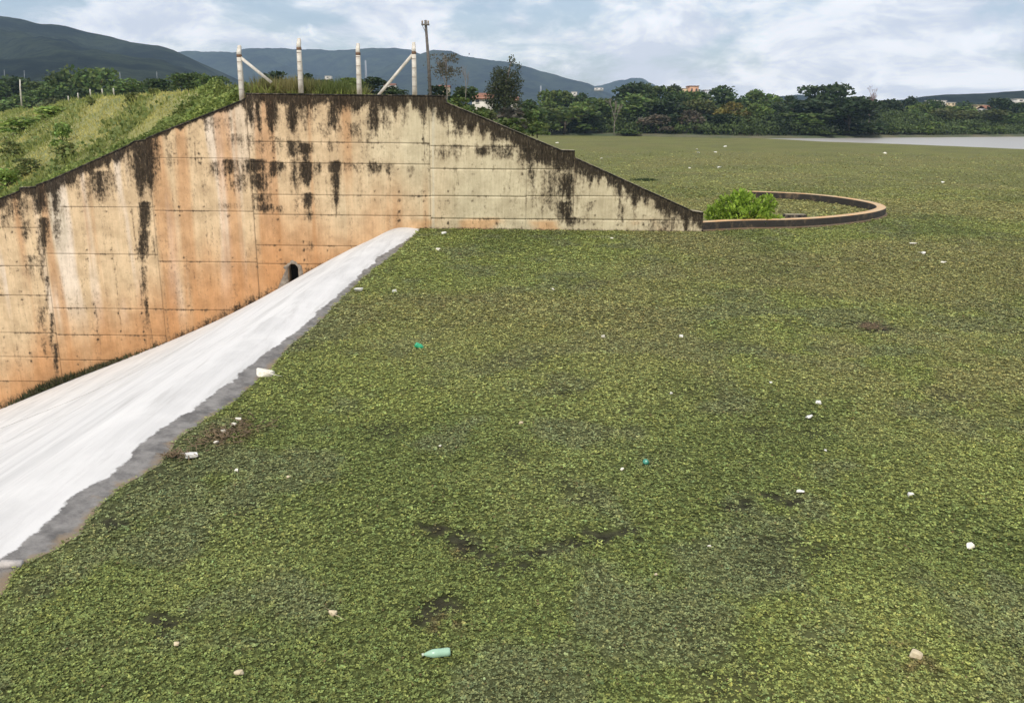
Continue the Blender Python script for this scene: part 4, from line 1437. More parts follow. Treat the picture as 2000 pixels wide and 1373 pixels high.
# trees behind the wall, right of the crest
G_BW = 'trees and bushes behind the wall'
for row in [
    ('tree', 'dark bush just right of the utility pole behind the wall', 858, 165, 52, 120, 'deep', 'shrub', 215),
    ('tree', 'dark bush left of the white house behind the wall', 905, 166, 52, 125, 'dark', 'shrub', 225),
    ('shrub', 'olive shrub in front of the white house above the sloping wall', 944, 210, 56, 118, 'olive', 'shrub', 262),
    ('shrub', 'brown green shrub under the tall leaning tree', 985, 208, 64, 122, 'grey', 'shrub', 262),
    ('shrub', 'light green shrub over the middle of the sloping wall top', 990, 228, 66, 112, 'light', 'shrub', 275),
    ('shrub', 'green shrub right of the tall leaning tree', 1026, 212, 46, 130, 'mid', 'shrub', 265),
    ('shrub', 'yellow green shrub where the plant mat first shows beyond the wall', 1050, 236, 40, 150, 'light', 'shrub', 268),
    ('tree', 'dark tree right of the tall leaning tree behind the light bushes', 1042, 192, 58, 170, 'dark', 'crown', 262),
    ('shrub', 'bright green plants beside the thin bare tree above the wall', 893, 188, 50, 100, 'light', 'shrub', 235),
    ('shrub', 'green shrub behind the wall below the white house', 925, 205, 46, 105, 'mid', 'shrub', 255),
    ('bush', 'dark rounded bush behind the brace of the left end post', 536, 137, 48, 150, 'deep', 'shrub', 195),
    ('bush', 'dark bush right of the second post behind the grass', 606, 142, 36, 140, 'dark', 'shrub', 195),
    ('bush', 'low dark bush midway between second and third post', 642, 154, 44, 130, 'dark', 'shrub', 195),
    ('bush', 'fresh green bush left of the third post', 682, 150, 46, 70, 'light', 'shrub', 190),
    ('bush', 'dark bush right of the third post', 727, 149, 60, 130, 'deep', 'shrub', 195),
    ('bush', 'low dark bush behind the brace of the right end post', 772, 168, 44, 130, 'dark', 'shrub', 195),
]:
    n_, l_, x_, t_, w_, D_, ti_, k_, b_ = row
    tree(n_, l_, x_, t_, w_, D_, ti_, G_BW, b_, k_, cat='tree' if n_ == 'tree' and k_ == 'crown' else 'bush')

# trees beyond the embankment at the left
G_LT = 'trees beyond the embankment at the left'
for row in [
    ('tree', 'tall dark tree in the wood at the left, left half of the double dome', 131, 125, 74, 240, 'mid'),
    ('tree', 'tall dark tree in the wood at the left, right half of the double dome', 190, 128, 84, 240, 'mid'),
    ('tree', 'dark tree behind the pale pole at the left picture edge', 20, 148, 74, 260, 'dark'),
    ('tree', 'dark green tree between the pale pole and the double dome', 72, 158, 66, 250, 'mid'),
    ('tree', 'mid green tree in front of the double dome', 108, 164, 70, 235, 'mid'),
    ('tree', 'low green tree below the pale pole at the left picture edge', 28, 184, 84, 225, 'mid'),
    ('tree', 'low dark tree just above the small fence posts', 150, 172, 62, 200, 'dark'),
    ('tree', 'low dark tree right of the double dome', 255, 152, 74, 200, 'mid'),
    ('tree', 'dark treetop above the middle of the grassy slope', 308, 152, 62, 180, 'dark'),
    ('tree', 'green tree above the lush top of the slope', 362, 141, 64, 170, 'mid'),
    ('tree', 'small dark treetop left of the left end post', 415, 147, 46, 160, 'mid'),
    ('tree', 'mid green treetop at the left picture edge below the hill', -8, 158, 54, 250, 'mid'),
    ('tree', 'low olive tree at the left above the slope edge', 95, 190, 60, 215, 'olive'),
]:
    n_, l_, x_, t_, w_, D_, ti_ = row
    tree(n_, l_, x_, t_, w_, D_, ti_, G_LT, 232 if x_ < 230 else 205)

# individual shrubs on the grassy slope: stand on the slope surface
G_SL = 'shrubs on the grassy slope'
for (l_, x_, y_, w_, h_, ti_) in [
    ('dark round shrub in the middle of the grassy slope', 120, 284, 38, 36, 'mid'),
    ('leafy green shrub just below the dark round shrub on the slope', 128, 318, 46, 34, 'olive'),
    ('brown green shrub at the left picture edge on the slope', 24, 312, 44, 30, 'olive'),
    ('dark green shrub low on the slope above the stepped wall top', 55, 342, 60, 28, 'olive'),
    ('wide dark shrub patch high on the left of the slope', 45, 258, 100, 24, 'light'),
    ('dark shrub high on the slope near the small fence posts', 100, 230, 70, 18, 'light'),
    ('small shrub on the slope skyline right of the small fence posts', 178, 207, 20, 14, 'olive'),
    ('thin green shrub in the middle of the pale grass', 255, 205, 30, 20, 'olive'),
    ('small green shrub in the pale grass near the lush creeper', 298, 190, 16, 14, 'olive'),
    ('green shrub at the left picture edge just above the wall', 8, 372, 66, 36, 'light'),
]:
    d_ = ray(x_, y_)
    tt = np.linspace(44, 240, 1200) / d_[1]
    pp = np.array([0, 0, CAM_H]) + tt[:, None] * d_
    hit = np.nonzero(pp[:, 2] < bank_z(pp[:, 0], pp[:, 1]))[0]
    if len(hit) == 0:
        continue
    q = pp[hit[0]]
    D_ = q[1]
    root = empty('shrub', (q[0], q[1] + .2, q[2] - .25 * h_ / F * D_), l_, 'shrub', G_SL)
    W, H = w_ / F * D_ * 1.1, h_ / F * D_ * 1.45
    for nm, me in (('stem', STEMS[0]), ('foliage', SHRUBS[cnt_t[0] % 4])):
        c = link(nm, me, None, root)
        c.scale = (W / .95, W / .95, H)
        c.rotation_euler = (0, 0, random.uniform(0, 6))
        c.color = (*[v * 1.9 for v in TINT[ti_]], 1)
    cnt_t[0] += 1

# undergrowth filling the shore wood
m = 42000
az = rng.uniform(sh_az[0] - .12, .62, m)
off = 6 + rng.uniform(0, 1, m) ** 1.3 * 55
rr = np.array([float(shore_r(a)) for a in az]) + off
hmax = (2.5 + 6.5 * fbm(az * 45, off * .08, 61, 3)) * np.interp(off, [6, 14, 60], [.45, .9, 1.15]) * np.interp(az, [.40, .47], [1, .62])
zz = land_rise(off) + hmax * rng.uniform(0, 1, m) ** .6
u = unit(rng.normal(0, 1, (m, 3))); nn = unit(np.cross(u, rng.normal(0, 1, (m, 3))) + np.array([0, -.3, .6]))
nn = unit(nn - u * np.sum(nn * u, 1, keepdims=True))
L = rng.uniform(.5, 1.1, m)
v, f = leaf_quads(np.stack([rr * np.sin(az), rr * np.cos(az), zz], 1), u, nn, L, L * .8)
c = lerp(np.array([.026, .042, .015]), np.array([.090, .125, .034]), np.maximum(sstep(.35, .65, fbm(az * 30, off * .05, 67, 3)), .8 * sstep(.40, .46, az))[:, None]) * rng.uniform(.6, 1.3, (m, 1))
tag(link('undergrowth', mesh_np('undergrowth', v, f, False, Col=rep4(c)), M_leaf), 'dense dark undergrowth filling the wood along the far shore', 'undergrowth', kind='stuff')

# feature trees
pt = P(990, 126, Y=125)
zg = P(985, 222, Y=125)[2]
hero = empty('tall_tree', (pt[0] - .3, 125, zg), 'tall leaning grey green tree with a tufted top beside the white house', 'tree', None)
Hh = pt[2] - zg
mb = MB()
mb.tube([(0, 0, -.5), (.1, 0, Hh * .4), (.5, .1, Hh * .8), (.9, 0, Hh * 1.06)], [.26, .2, .13, .05], 8)
for (a0, l, z0, up) in ((3.2, 2.2, .35, 1.4), (0.2, 2.0, .4, 1.6), (2.7, 1.7, .6, 1.6), (.6, 1.5, .65, 1.5), (4.6, 1.6, .5, 1.2), (1.5, 1.5, .55, 1.3)):
    st = Vector((.1 + .4 * z0, 0, Hh * z0))
    e = st + Vector((math.cos(a0) * l, math.sin(a0) * l * .8, up))
    mb.tube([st, (st + e) / 2 + Vector((0, 0, .15)), e], [.1, .07, .03], 6)
mb.build('trunk', M_paleb, hero, True)
r = np.random.default_rng(77)
lob = np.array([(-1.6, 0, .36, 1.5), (-1.2, .4, .55, 1.5), (-.9, -.3, .74, 1.15), (.1, 0, .42, 1.6), (.6, .3, .62, 1.3), (-.2, -.2, .60, 1.4), (1.4, 0, .40, 1.1), (1.7, .2, .62, 1.0), (1.5, -.2, .82, .85), (-1.0, 0, .88, .75), (0.0, .2, .84, .8), (.9, 0, 1.10, .58), (1.0, 0, 1.0, .4), (2.0, 0, .97, .5), (.3, -.5, .24, 1.5), (-1.4, .2, .2, 1.1), (1.6, 0, .22, 1.0)])
n = 5200
w = lob[:, 3] ** 2.2; w /= w.sum()
li = r.choice(len(lob), n, p=w)
u = unit(r.normal(0, 1, (n, 3)))
p = np.stack([lob[li, 0], lob[li, 1], lob[li, 2] * Hh], 1) + u * (lob[li, 3] * r.uniform(.3, 1.05, n))[:, None] * np.array([1, 1, .95])
d = unit(u * .4 + r.normal(0, .7, (n, 3)) + np.array([0, 0, -.5]))
nn = unit(np.cross(d, r.normal(0, 1, (n, 3))))
L = r.uniform(.2, .42, n)
v, f = leaf_quads(p, d, nn, L, L * .5)
c = np.array([.062, .075, .030]) * (r.uniform(.6, 1.4, n) * r.uniform(.8, 1.2, len(lob))[li])[:, None]
link('crown', mesh_np('crown', v, f, False, Col=rep4(c)), M_leaf, hero)

pt = P(872, 108, Y=105)
zg = P(876, 205, Y=105)[2]
sp = empty('sparse_tree', (pt[0], 105, zg), 'thin sparse-leaved tree right of the utility pole', 'tree')
H_ = pt[2] - zg
me = bare_mesh('trunk', 12, M_paleb, 4, .016, .42, .42)
c_ = link('trunk', me, None, sp); c_.scale = (H_ * .85, H_ * .85, H_)
n = 1500
r = np.random.default_rng(5)
p = np.stack([r.normal(0, .95, n), r.normal(0, .9, n), H_ * np.clip(r.normal(.78, .13, n), .42, 1.0)], 1)
k = fbm(p[:, 0] * 1.1, p[:, 2] * 1.1, 3, 3) > .46
p = p[k]; n = len(p)
d = unit(r.normal(0, 1, (n, 3))); nn = unit(np.cross(d, r.normal(0, 1, (n, 3))))
L = r.uniform(.14, .30, n)
v, f = leaf_quads(p, d, nn, L, L * .6)
link('crown', mesh_np('crown', v, f, False, Col=rep4(np.array([.115, .105, .065]) * r.uniform(.5, 1.2, (n, 1)))), M_leaf, sp)

pt = P(912, 126, Y=110); zg = P(915, 210, Y=110)[2]
th = empty('bare_tree', (pt[0], 110, zg), 'thin leafless tree left of the white house', 'tree')
c_ = link('trunk', bare_mesh('trunk', 31, M_paleb, 3, .011, .35, .6), None, th)
H_ = pt[2] - zg
c_.scale = (H_ * .8, H_ * .8, H_)

pt = P(1706, 165, Y=300); zg = ground_z(pt[0], 300)
pk = empty('bare_tree', (pt[0], 300, zg), 'bare pink-grey tree standing above the shore wood', 'tree')
c_ = link('trunk', bare_mesh('trunk', 44, M_pinkb, 5, .021, .46, .40), None, pk)
H_ = pt[2] - zg
c_.scale = (H_ * .52, H_ * .52, H_)

pt = P(1204, 188, Y=266); zg = ground_z(pt[0], 268)
bt = empty('leafless_tree', (pt[0], 268, zg), 'brown leafless tree with pale trunk at the water edge', 'tree')
c_ = link('trunk', bare_mesh('trunk', 58, M_paleb, 5, .020, .48, .36), None, bt)
H_ = pt[2] - zg
c_.scale = (H_ * .62, H_ * .62, H_)

# bright shrub inside the guide wall
q = P(1440, 428, z=0.1)
bs = empty('leafy_bush', (P(1426, 428, z=.1)[0], 44.9, 0.0), 'bright leafy green bush growing inside the curved guide wall', 'bush')
r = np.random.default_rng(15)
mb = MB()
for i in range(16):
    a = r.uniform(0, 6.28); l = r.uniform(.7, 1.6)
    e = Vector((math.cos(a) * l * 1.05, math.sin(a) * l * .7, r.uniform(.6, 1.6)))
    mb.tube([(math.cos(a) * .2, math.sin(a) * .2, -.1), e * .55 + Vector((0, 0, .1)), e], [.035, .022, .01], 5)
mb.build('stem', M_bark, bs, True)
lob = np.array([(-1.25, 0, .62, .55), (-.8, .2, .95, .58), (-.2, 0, 1.15, .62), (.25, .1, 1.05, .55), (-.5, -.5, .55, .6), (.35, -.4, .55, .55), (.8, 0, .75, .5), (1.1, .3, 1.0, .45), (1.3, .5, 1.22, .32), (1.5, .6, 1.1, .25), (-1.5, .1, .4, .4), (1.6, -.2, .28, .32), (0, .3, .6, .7), (-.1, .1, 1.5, .28), (.9, -.5, .3, .4), (-1.1, -.5, .3, .45)])
n = 5200
w = lob[:, 3] ** 2; w /= w.sum()
li = r.choice(len(lob), n, p=w)
u = unit(r.normal(0, 1, (n, 3)))
p = lob[li, :3] + u * (lob[li, 3] * r.uniform(.5, 1.1, n))[:, None]
k = p[:, 2] > .05
p, u, li = p[k], u[k], li[k]; n = len(p)
d = unit(u + r.normal(0, .6, (n, 3)) + np.array([0, 0, .3])); nn = unit(np.cross(d, r.normal(0, 1, (n, 3))) + u * .6)
nn = unit(nn - d * np.sum(nn * d, 1, keepdims=True))
p = p * np.array([1.04, 1.0, 1.04])
L = r.uniform(.13, .25, n)
v, f = leaf_quads(p, d, nn, L, L * .62)
c = lerp(np.array([.16, .27, .03]), np.array([.34, .46, .06]), r.beta(2, 2, n)[:, None]) * (r.uniform(.75, 1.2, len(lob))[li])[:, None]
link('foliage', mesh_np('foliage', v, f, False, Col=rep4(c)), M_leaf, bs)
# darker clump of taller plants on the mat
q = P(1258, 354, z=0)
cl = empty('plant_clump', (q[0], q[1], 0), 'small dark clump of taller plants on the mat beyond the sloping wall', 'plants')
n = 500
r = np.random.default_rng(25)
p = np.stack([r.normal(0, .55, n), r.normal(0, .3, n), np.zeros(n)], 1)
v1, c1 = blades(p[:, 0], p[:, 1], p[:, 2], r.uniform(.1, .35, n), .05, np.array([.05, .075, .025]) * r.uniform(.6, 1.4, (n, 1)), .7)
link('foliage', mesh_np('foliage', v1, np.arange(len(v1)).reshape(-1, 4), False, Col=c1), M_grass, cl)

# ------------------------------------------------------------------ fence posts, poles, masts
G_P = 'concrete fence posts on the wall'


def fence_post(label, x, base, top, brace=None, yoff=.30):
    b_ = P(x + (base - top) * 0.0, base, Y=YW + yoff)
    t_ = P(x, top, Y=YW + yoff)
    H = t_[2] - b_[2]
    root = empty('fence_post', tuple(b_), label, 'post', G_P)
    w = 0.20
    mb = MB()
    hb = H - .42
    mb.tube([(0, 0, -.25), (0, 0, hb * .5), (.0, 0, hb)], [w * .78, w * .72, w * .66], 4, True)
    mb.build('shaft', M_post, root)
    mb = MB()
    mb.tube([(0, 0.0, hb + .001), (-.01, .03, hb + .12), (-.02, .24, H)], [w * .655, w * .62, w * .50], 4, True)
    mb.build('angled_head', M_post, root)
    mb = MB()
    mb.tube([(0, 0, hb - .10), (0, 0, hb + .02)], [w * .70, w * .70], 4, True)
    mb.build('rusty_band', M_rust, root)
    for k in range(4):
        m2 = MB(); zz = .35 + k * .42
        m2.tube([(-.10, -w * .55, zz), (.10, -w * .55, zz)], [.008, .008], 4)
        m2.build('wire_tie', M_rust, root)
    if brace:
        bx, by = brace
        pb_ = P(bx, by, Y=YW + yoff)
        m2 = MB()
        e = Vector((pb_[0] - b_[0], 0, pb_[2] - b_[2]))
        st = Vector((math.copysign(.07, e.x), 0, hb - .12))
        m2.tube([st, (st + e) / 2, e + (e - st).normalized() * .25], [.09, .09, .09], 4, True)
        m2.build('brace', M_post, root)
    return root


fence_post('left end post with a brace running down to its right', 473, 190, 90, (522, 155))
fence_post('unbraced post with the highest tip standing in the grass', 588, 172, 76)
fence_post('unbraced post at the bare part of the wall top', 702, 180, 86)
fence_post('right end post with a brace running down to its left', 810, 184, 84, (744, 181))

# utility pole
b_ = P(842, 190, Y=58); t_ = P(831, 40, Y=58)
up_ = empty('utility_pole', tuple(b_), 'dark leaning wooden utility pole behind the right end post', 'utility pole')
H = t_[2] - b_[2]; lx = t_[0] - b_[0]
MB().tube([(0, 0, -1.2), (lx * .5, 0, H * .5), (lx, 0, H)], [.115, .10, .08], 8).build('pole', M_wood, up_, True)
MB().box((lx, -.12, H - .28), (.52, .09, .10), .12).build('crossarm', M_wood, up_)
for sx in (-.2, .18):
    MB().lathe([(.02, 0), (.05, .03), (.045, .1), (.06, .13), (.02, .2)], 8, M=Matrix.Translation((lx + sx, -.12, H - .23))).build('insulator', M_core, up_, True)
MB().tube([(lx - .2, -.1, H - .32), (lx, -.08, H - .75)], [.018, .018], 5).build('strut', M_wood, up_)

G_SP = 'small fence posts along the embankment'
for (x, yb, yt) in ((134, 197, 188), (153, 192, 182), (177, 186, 174.5), (200, 182, 174), (222, 180, 173)):
    D_ = np.interp(x, [134, 222], [105, 78])
    bb = P(x, yb, Y=D_); tt_ = P(x, yt, Y=D_)
    o = MB().tube([(0, 0, -.5), (0, 0, (tt_[2] - bb[2]) * .6), (0.01, 0, tt_[2] - bb[2])], [.07, .065, .055], 4, True).build('fence_post', M_post, None, False, tuple(bb))
    tag(o, {134: 'lowest and leftmost tiny post on the embankment skyline', 153: 'second tiny post from the left on the embankment skyline', 177: 'tallest tiny post in the middle of the embankment skyline row',
            200: 'tiny post right of the tallest one on the embankment skyline', 222: 'rightmost tiny post on the embankment skyline before the pale grass'}[x], 'post', G_SP)

G_PP = 'distant poles'


def far_pole(label, x, base, top, D, r, mat, arm=True):
    b_ = P(x + 1.0, base, Y=D); t_ = P(x, top, Y=D)
    H = t_[2] - b_[2]
    root = empty('distant_pole', tuple(b_), label, 'pole', G_PP)
    lx = t_[0] - b_[0]
    MB().tube([(0, 0, -2), (lx * .5, 0, H * .5), (lx, 0, H)], [r, r * .85, r * .65], 6).build('pole', mat, root)
    if arm:
        MB().box((lx, 0, H * .94), (r * 10, r * 1.2, r * 1.4)).build('crossarm', mat, root)
    return root


far_pole('pale concrete pole in front of the dark wood at the left', 39, 189, 156, 190, .20, M_post, False)
far_pole('faint pole above the wood at the far left picture edge', 8, 160, 136, 420, .10, M_steel, False)
far_pole('faint pole above the wood left of the double dome trees', 47, 158, 138, 420, .10, M_steel, False)
far_pole('faint pole above the treetops right of the double dome trees', 234, 158, 141, 420, .10, M_steel, False)
far_pole('faint pole above the grassy slope below the hill', 306, 160, 140, 420, .10, M_steel, False)

# lattice mast
for (label, x, base, top, D) in (('distant pale lattice mast between third post and right brace', 714, 152, 119, 900),
                                  ('distant thin white mast right of the tall leaning tree', 1055, 184, 168, 900)):
    b_ = P(x + 1, base, Y=D); t_ = P(x, top, Y=D)
    H = t_[2] - b_[2]
    root = empty('radio_mast', tuple(b_), label, 'mast', 'distant masts')
    wd = 1.0
    for sx, sy in ((-1, -1), (1, -1), (1, 1), (-1, 1)):
        MB().tube([(sx * wd, sy * wd, -10), (sx * wd * .35, sy * wd * .35, H)], [.22, .18], 4).build('leg', M_steel, root)
    m2 = MB()
    for k in range(10):
        z0, z1 = H * k / 10, H * (k + 1) / 10
        w0, w1 = wd * (1 - .65 * k / 10), wd * (1 - .65 * (k + 1) / 10)
        m2.tube([(-w0, -w0, z0), (w1, -w1, z1)], [.09, .09], 4)
        m2.tube([(w0, w0, z0), (-w1, w1, z1)], [.09, .09], 4)
    tag(m2.build('lattice', M_steel, root), kind='stuff')


# ------------------------------------------------------------------ houses
def house(name, label, x, base, top, w, D, wallm, roofm, pitched=True, depth=7, nwin=2, group=None):
    b_ = P(x, base, Y=D); t_ = P(x, top, Y=D)
    W = w / F * D; H = t_[2] - b_[2]
    root = empty(name, tuple(b_), label, 'house', group)
    hw = H * (.62 if pitched else .95)
    m2 = MB().box((0, depth / 2, hw / 2 - 1), (W, depth, hw + 2))
    m2.build('wall', wallm, root)
    if pitched:
        e = .35
        vs = [(-W / 2 - e, -e, hw - .1), (W / 2 + e, -e, hw - .1), (W / 2 + e, depth / 2, H), (-W / 2 - e, depth / 2, H), (W / 2 + e, depth + e, hw - .1), (-W / 2 - e, depth + e, hw - .1)]
        lo = [(a, b2, c2 - .15) for a, b2, c2 in vs]
        MB().add(vs + lo, [(0, 1, 2, 3), (3, 2, 4, 5), (7, 6, 9, 8), (8, 9, 11, 10), (0, 6, 7, 1), (5, 4, 10, 11), (1, 7, 8, 2), (2, 8, 10, 4), (0, 3, 9, 6), (3, 5, 11, 9)]).build('roof', roofm, root)
    else:
        MB().box((0, depth / 2, hw + .12), (W + .5, depth + .5, .25)).build('roof', roofm, root)
    for k in range(nwin):
        cx = W * ((k + .5) / nwin - .5)
        f = MB().box((cx, -.04, hw * .55), (W / nwin * .34, .12, hw * .36)).build('window', M_glass, root)
        MB().box((cx, -.09, hw * .36), (W / nwin * .40, .16, hw * .05)).build('sill', wallm, f)
    return root


house('white_house', 'white house with brown tiled roof above the sloping wall', 942, 207, 181, 38, 150, M_wallp, M_tile)
house('white_house', 'small white gable right under the tall leaning tree', 1004, 204, 189, 12, 150, M_wallp, M_tile, True, 5, 1)
house('orange_house', 'small orange-topped house peeping over the shore wood', 1355, 186, 168, 17, 420, M_orangep, M_tile, False, 9, 2)
house('cream_house', 'cream building beside the orange house on the wood skyline', 1338, 186, 173, 16, 425, M_creamp, M_wallp, False, 9, 2)
house('grey_house', 'grey flat building right of the orange house', 1383, 190, 176, 14, 425, M_steel, M_steel, False, 9, 2)
house('white_building', 'long white flat-roofed building below the right hand ridge', 1834, 206, 197, 26, 470, M_wallp, M_wallp, False, 9, 3)
house('yellow_building', 'low yellow building right of the long white one', 1857, 207, 201, 16, 470, M_creamp, M_wallp, False, 9, 2)
house('cream_house', 'cream gabled house left of the round dark tree', 1932, 222, 206, 16, 400, M_wallp, M_tile, True, 7, 1)
house('cream_house', 'cream house half hidden left of the gabled one', 1916, 218, 206, 14, 410, M_creamp, M_creamp, False, 7, 1)
house('white_house', 'small white house at the right picture edge below the ridge', 1994, 200, 194, 16, 600, M_wallp, M_wallp, False, 8, 1)
house('white_house', 'white speck of a house right of the round dark tree', 1984, 224, 219, 6, 395, M_wallp, M_wallp, False, 5, 1)
house('white_house', 'distant white house between second and third post', 640, 155, 149, 10, 700, M_wallp, M_wallp, False, 8, 1)
house('white_house', 'distant white house behind the foot of the right brace', 760, 172, 163, 22, 600, M_wallp, M_tile, True, 8, 2)
house('tan_house', 'tan house low between right end post and utility pole', 866, 176, 166, 20, 320, M_creamp, M_tile, True, 8, 1)
house('white_house', 'distant pale house below the hill right of the thin white mast', 1122, 186, 180, 10, 700, M_wallp, M_wallp, False, 8, 1)
house('white_house', 'far white building at the foot of the blue knoll', 1170, 176, 172, 16, 1500, M_wallp, M_wallp, False, 15, 2)


# ------------------------------------------------------------------ litter
def chunk(name, label, cat, x, y, w, h, mat, group=None, rz=None, lift=.05, flatten=1.0, seed=0):
    """irregular broken lump about w x h pixels at that place on the mat"""
    q = P(x, y, z=lift)
    dep = (q - np.array([0, 0, CAM_H])) @ RM[:, 2] * -1
    s = w / F * dep
    r = np.random.default_rng(seed + int(x * 7 + y))
    pts = r.uniform(-1, 1, (16, 3))
    pts = np.sign(pts) * np.abs(pts) ** .5
    pts = pts * np.array([.5, .34, .5]) * (1 + r.normal(0, .12, (16, 1)))
    bm = bmesh.new()
    ht = max(h / F * dep * .85, .02) * flatten
    for p_ in pts:
        bm.verts.new((p_[0] * s, p_[1] * s * 1.1, p_[2] * ht + ht * .3))
    res = bmesh.ops.convex_hull(bm, input=bm.verts)
    loose = [v for v in bm.verts if not v.link_faces]
    bmesh.ops.delete(bm, geom=loose, context='VERTS')
    bmesh.ops.bevel(bm, geom=list(bm.edges), offset=.08 * ht, segments=1, affect='EDGES')
    bmesh.ops.recalc_face_normals(bm, faces=bm.faces)
    me = bpy.data.meshes.new(name)
    bm.to_mesh(me); bm.free()
    o = link(name, me, mat, None, (q[0], q[1], lift))
    o.rotation_euler = (r.uniform(-.15, .15), r.uniform(-.15, .15), r.uniform(-.6, .6) if rz is None else rz)
    return tag(o, label, cat, group)


G_L = 'pieces of litter on the plant mat'
LIT = [
    ('foam_slab', 'largest white foam slab lying at the edge of the wet spillway', 517, 731, 36, 16, M_foam),
    ('foam_piece', 'white foam piece at the plant edge beside the upper spillway', 701, 568, 19, 8, M_white),
    ('foam_piece', 'small white lump right of the foam piece beside the upper spillway', 770, 570, 9, 8, M_white),
    ('foam_piece', 'flat white piece below the wall near the top of the spillway', 855, 488, 11, 5, M_foam),
    ('foam_piece', 'white piece almost touching the foot of the wall', 868, 457, 12, 6, M_white),
    ('foam_piece', 'white chunk at the plant edge beside the brown stalks', 375, 892, 26, 13, M_white),
    ('litter_piece', 'small pale scrap right of the white chunk at the plant edge', 462, 919, 10, 7, M_foam),
    ('litter_piece', 'pinkish pale scrap in the plants below the brown stalks', 564, 932, 10, 8, M_tan),
    ('litter_piece', 'star-shaped pale tan piece left of the big green bottle', 651, 1199, 17, 12, M_tan),
    ('litter_piece', 'pale tan piece near the bottom edge of the picture', 467, 1317, 20, 15, M_tan),
    ('litter_piece', 'small tan scrap at the lower left in the plants', 345, 1258, 11, 7, M_tan),
    ('foam_piece', 'brightest white piece in the right hand plants, lower of a pair', 1582, 815, 16, 8, M_white),
    ('foam_piece', 'white piece in the right hand plants, upper of a pair', 1599, 787, 12, 7, M_white),
    ('foam_piece', 'bent white piece below the open water streak at the right', 1563, 962, 16, 8, M_white),
    ('foam_piece', 'white piece right of the bent white one', 1778, 967, 12, 8, M_white),
    ('foam_piece', 'slanting white piece near the right picture edge', 1894, 1067, 18, 8, M_foam),
    ('litter_piece', 'white speck between the pair and the bent white piece', 1612, 881, 7, 5, M_white),
    ('litter_piece', 'small white speck in the upper middle plants', 1330, 658, 8, 6, M_white),
    ('litter_piece', 'tiny white speck near the middle right of the plants', 1312, 768, 6, 4, M_white),
    ('litter_piece', 'tiny white speck left above the pair of white pieces', 1506, 748, 5, 4, M_white),
    ('litter_piece', 'pale speck left of the small teal bottle', 1215, 917, 8, 6, M_foam),
    ('foam_piece', 'small white piece in the upper right plants', 1804, 496, 10, 6, M_white),
    ('litter_piece', 'thin white piece above the small white piece in the upper right', 1783, 477, 12, 4, M_foam),
    ('litter_piece', 'pale piece right of the small white piece in the upper right', 1843, 513, 11, 4, M_foam),
    ('litter_piece', 'pale speck right of the dark open water line', 1386, 1068, 8, 6, M_foam),
    ('litter_piece', 'tan speck below the right end of the dark open water line', 1281, 1122, 7, 5, M_tan),
    ('litter_piece', 'brownish piece in the lower right corner of the plants', 1790, 1281, 22, 16, M_tan),
    ('litter_piece', 'tan scrap in the very middle of the plants', 1018, 827, 9, 7, M_tan),
    ('litter_piece', 'thin pale speck below the middle of the plants', 860, 872, 6, 5, M_foam),
    ('litter_piece', 'tiny pale speck above the middle of the plants', 1178, 658, 7, 5, M_foam),
    ('litter_piece', 'tiny pale speck in the plants below the wall middle', 1081, 566, 7, 4, M_foam),
    ('litter_piece', 'white speck far out near the right edge of the mat', 1842, 357, 7, 3.5, M_white),
    ('litter_piece', 'white speck far out on the mat above the leafy bush', 1405, 328, 7, 3.5, M_white),
    ('litter_piece', 'pale speck far out at the left of the mat above the wall step', 1347, 329, 6, 3, M_foam),
    ('litter_piece', 'white speck near the far shore below the olive tree', 1416, 287, 6, 2.6, M_white),
    ('litter_piece', 'white speck near the far shore left of its two neighbours', 1361, 293, 6, 2.6, M_white),
    ('litter_piece', 'lower white speck near the far shore of the close three', 1364, 299, 6, 2.6, M_white),
    ('litter_piece', 'white speck near the far shore between its neighbours', 1397, 298, 6, 2.6, M_white),
    ('litter_piece', 'pale speck on the mat right above the sloping wall step', 1175, 310, 5, 2.6, M_foam),
    ('litter_piece', 'pale speck on the far mat left of centre', 1088, 280, 6, 2.4, M_foam),
    ('litter_piece', 'pale piece on the mat below the curved guide wall', 1728, 300, 9, 3, M_foam),
    ('litter_piece', 'pale speck beside the thin dark water line at the foot of the wall', 1196, 467, 7, 4, M_foam),
]
for (n_, l_, x, y, w, h, m_) in LIT:
    chunk(n_, l_, 'litter', x, y, w, h, m_, G_L)
# grey block on the wet edge at the lower left
q = P(22, 1103, z=.06)
o = MB().box((0, 0, .03), (.27, .10, .08), 0, .92).build('concrete_block', plain('grey_block', (.50, .46, .42), (.36, .33, .30), 12), None, False, (q[0], q[1], .04))
o.rotation_euler = (0, .05, .12)
tag(o, 'small grey concrete block on the wet edge at the lower left', 'block')

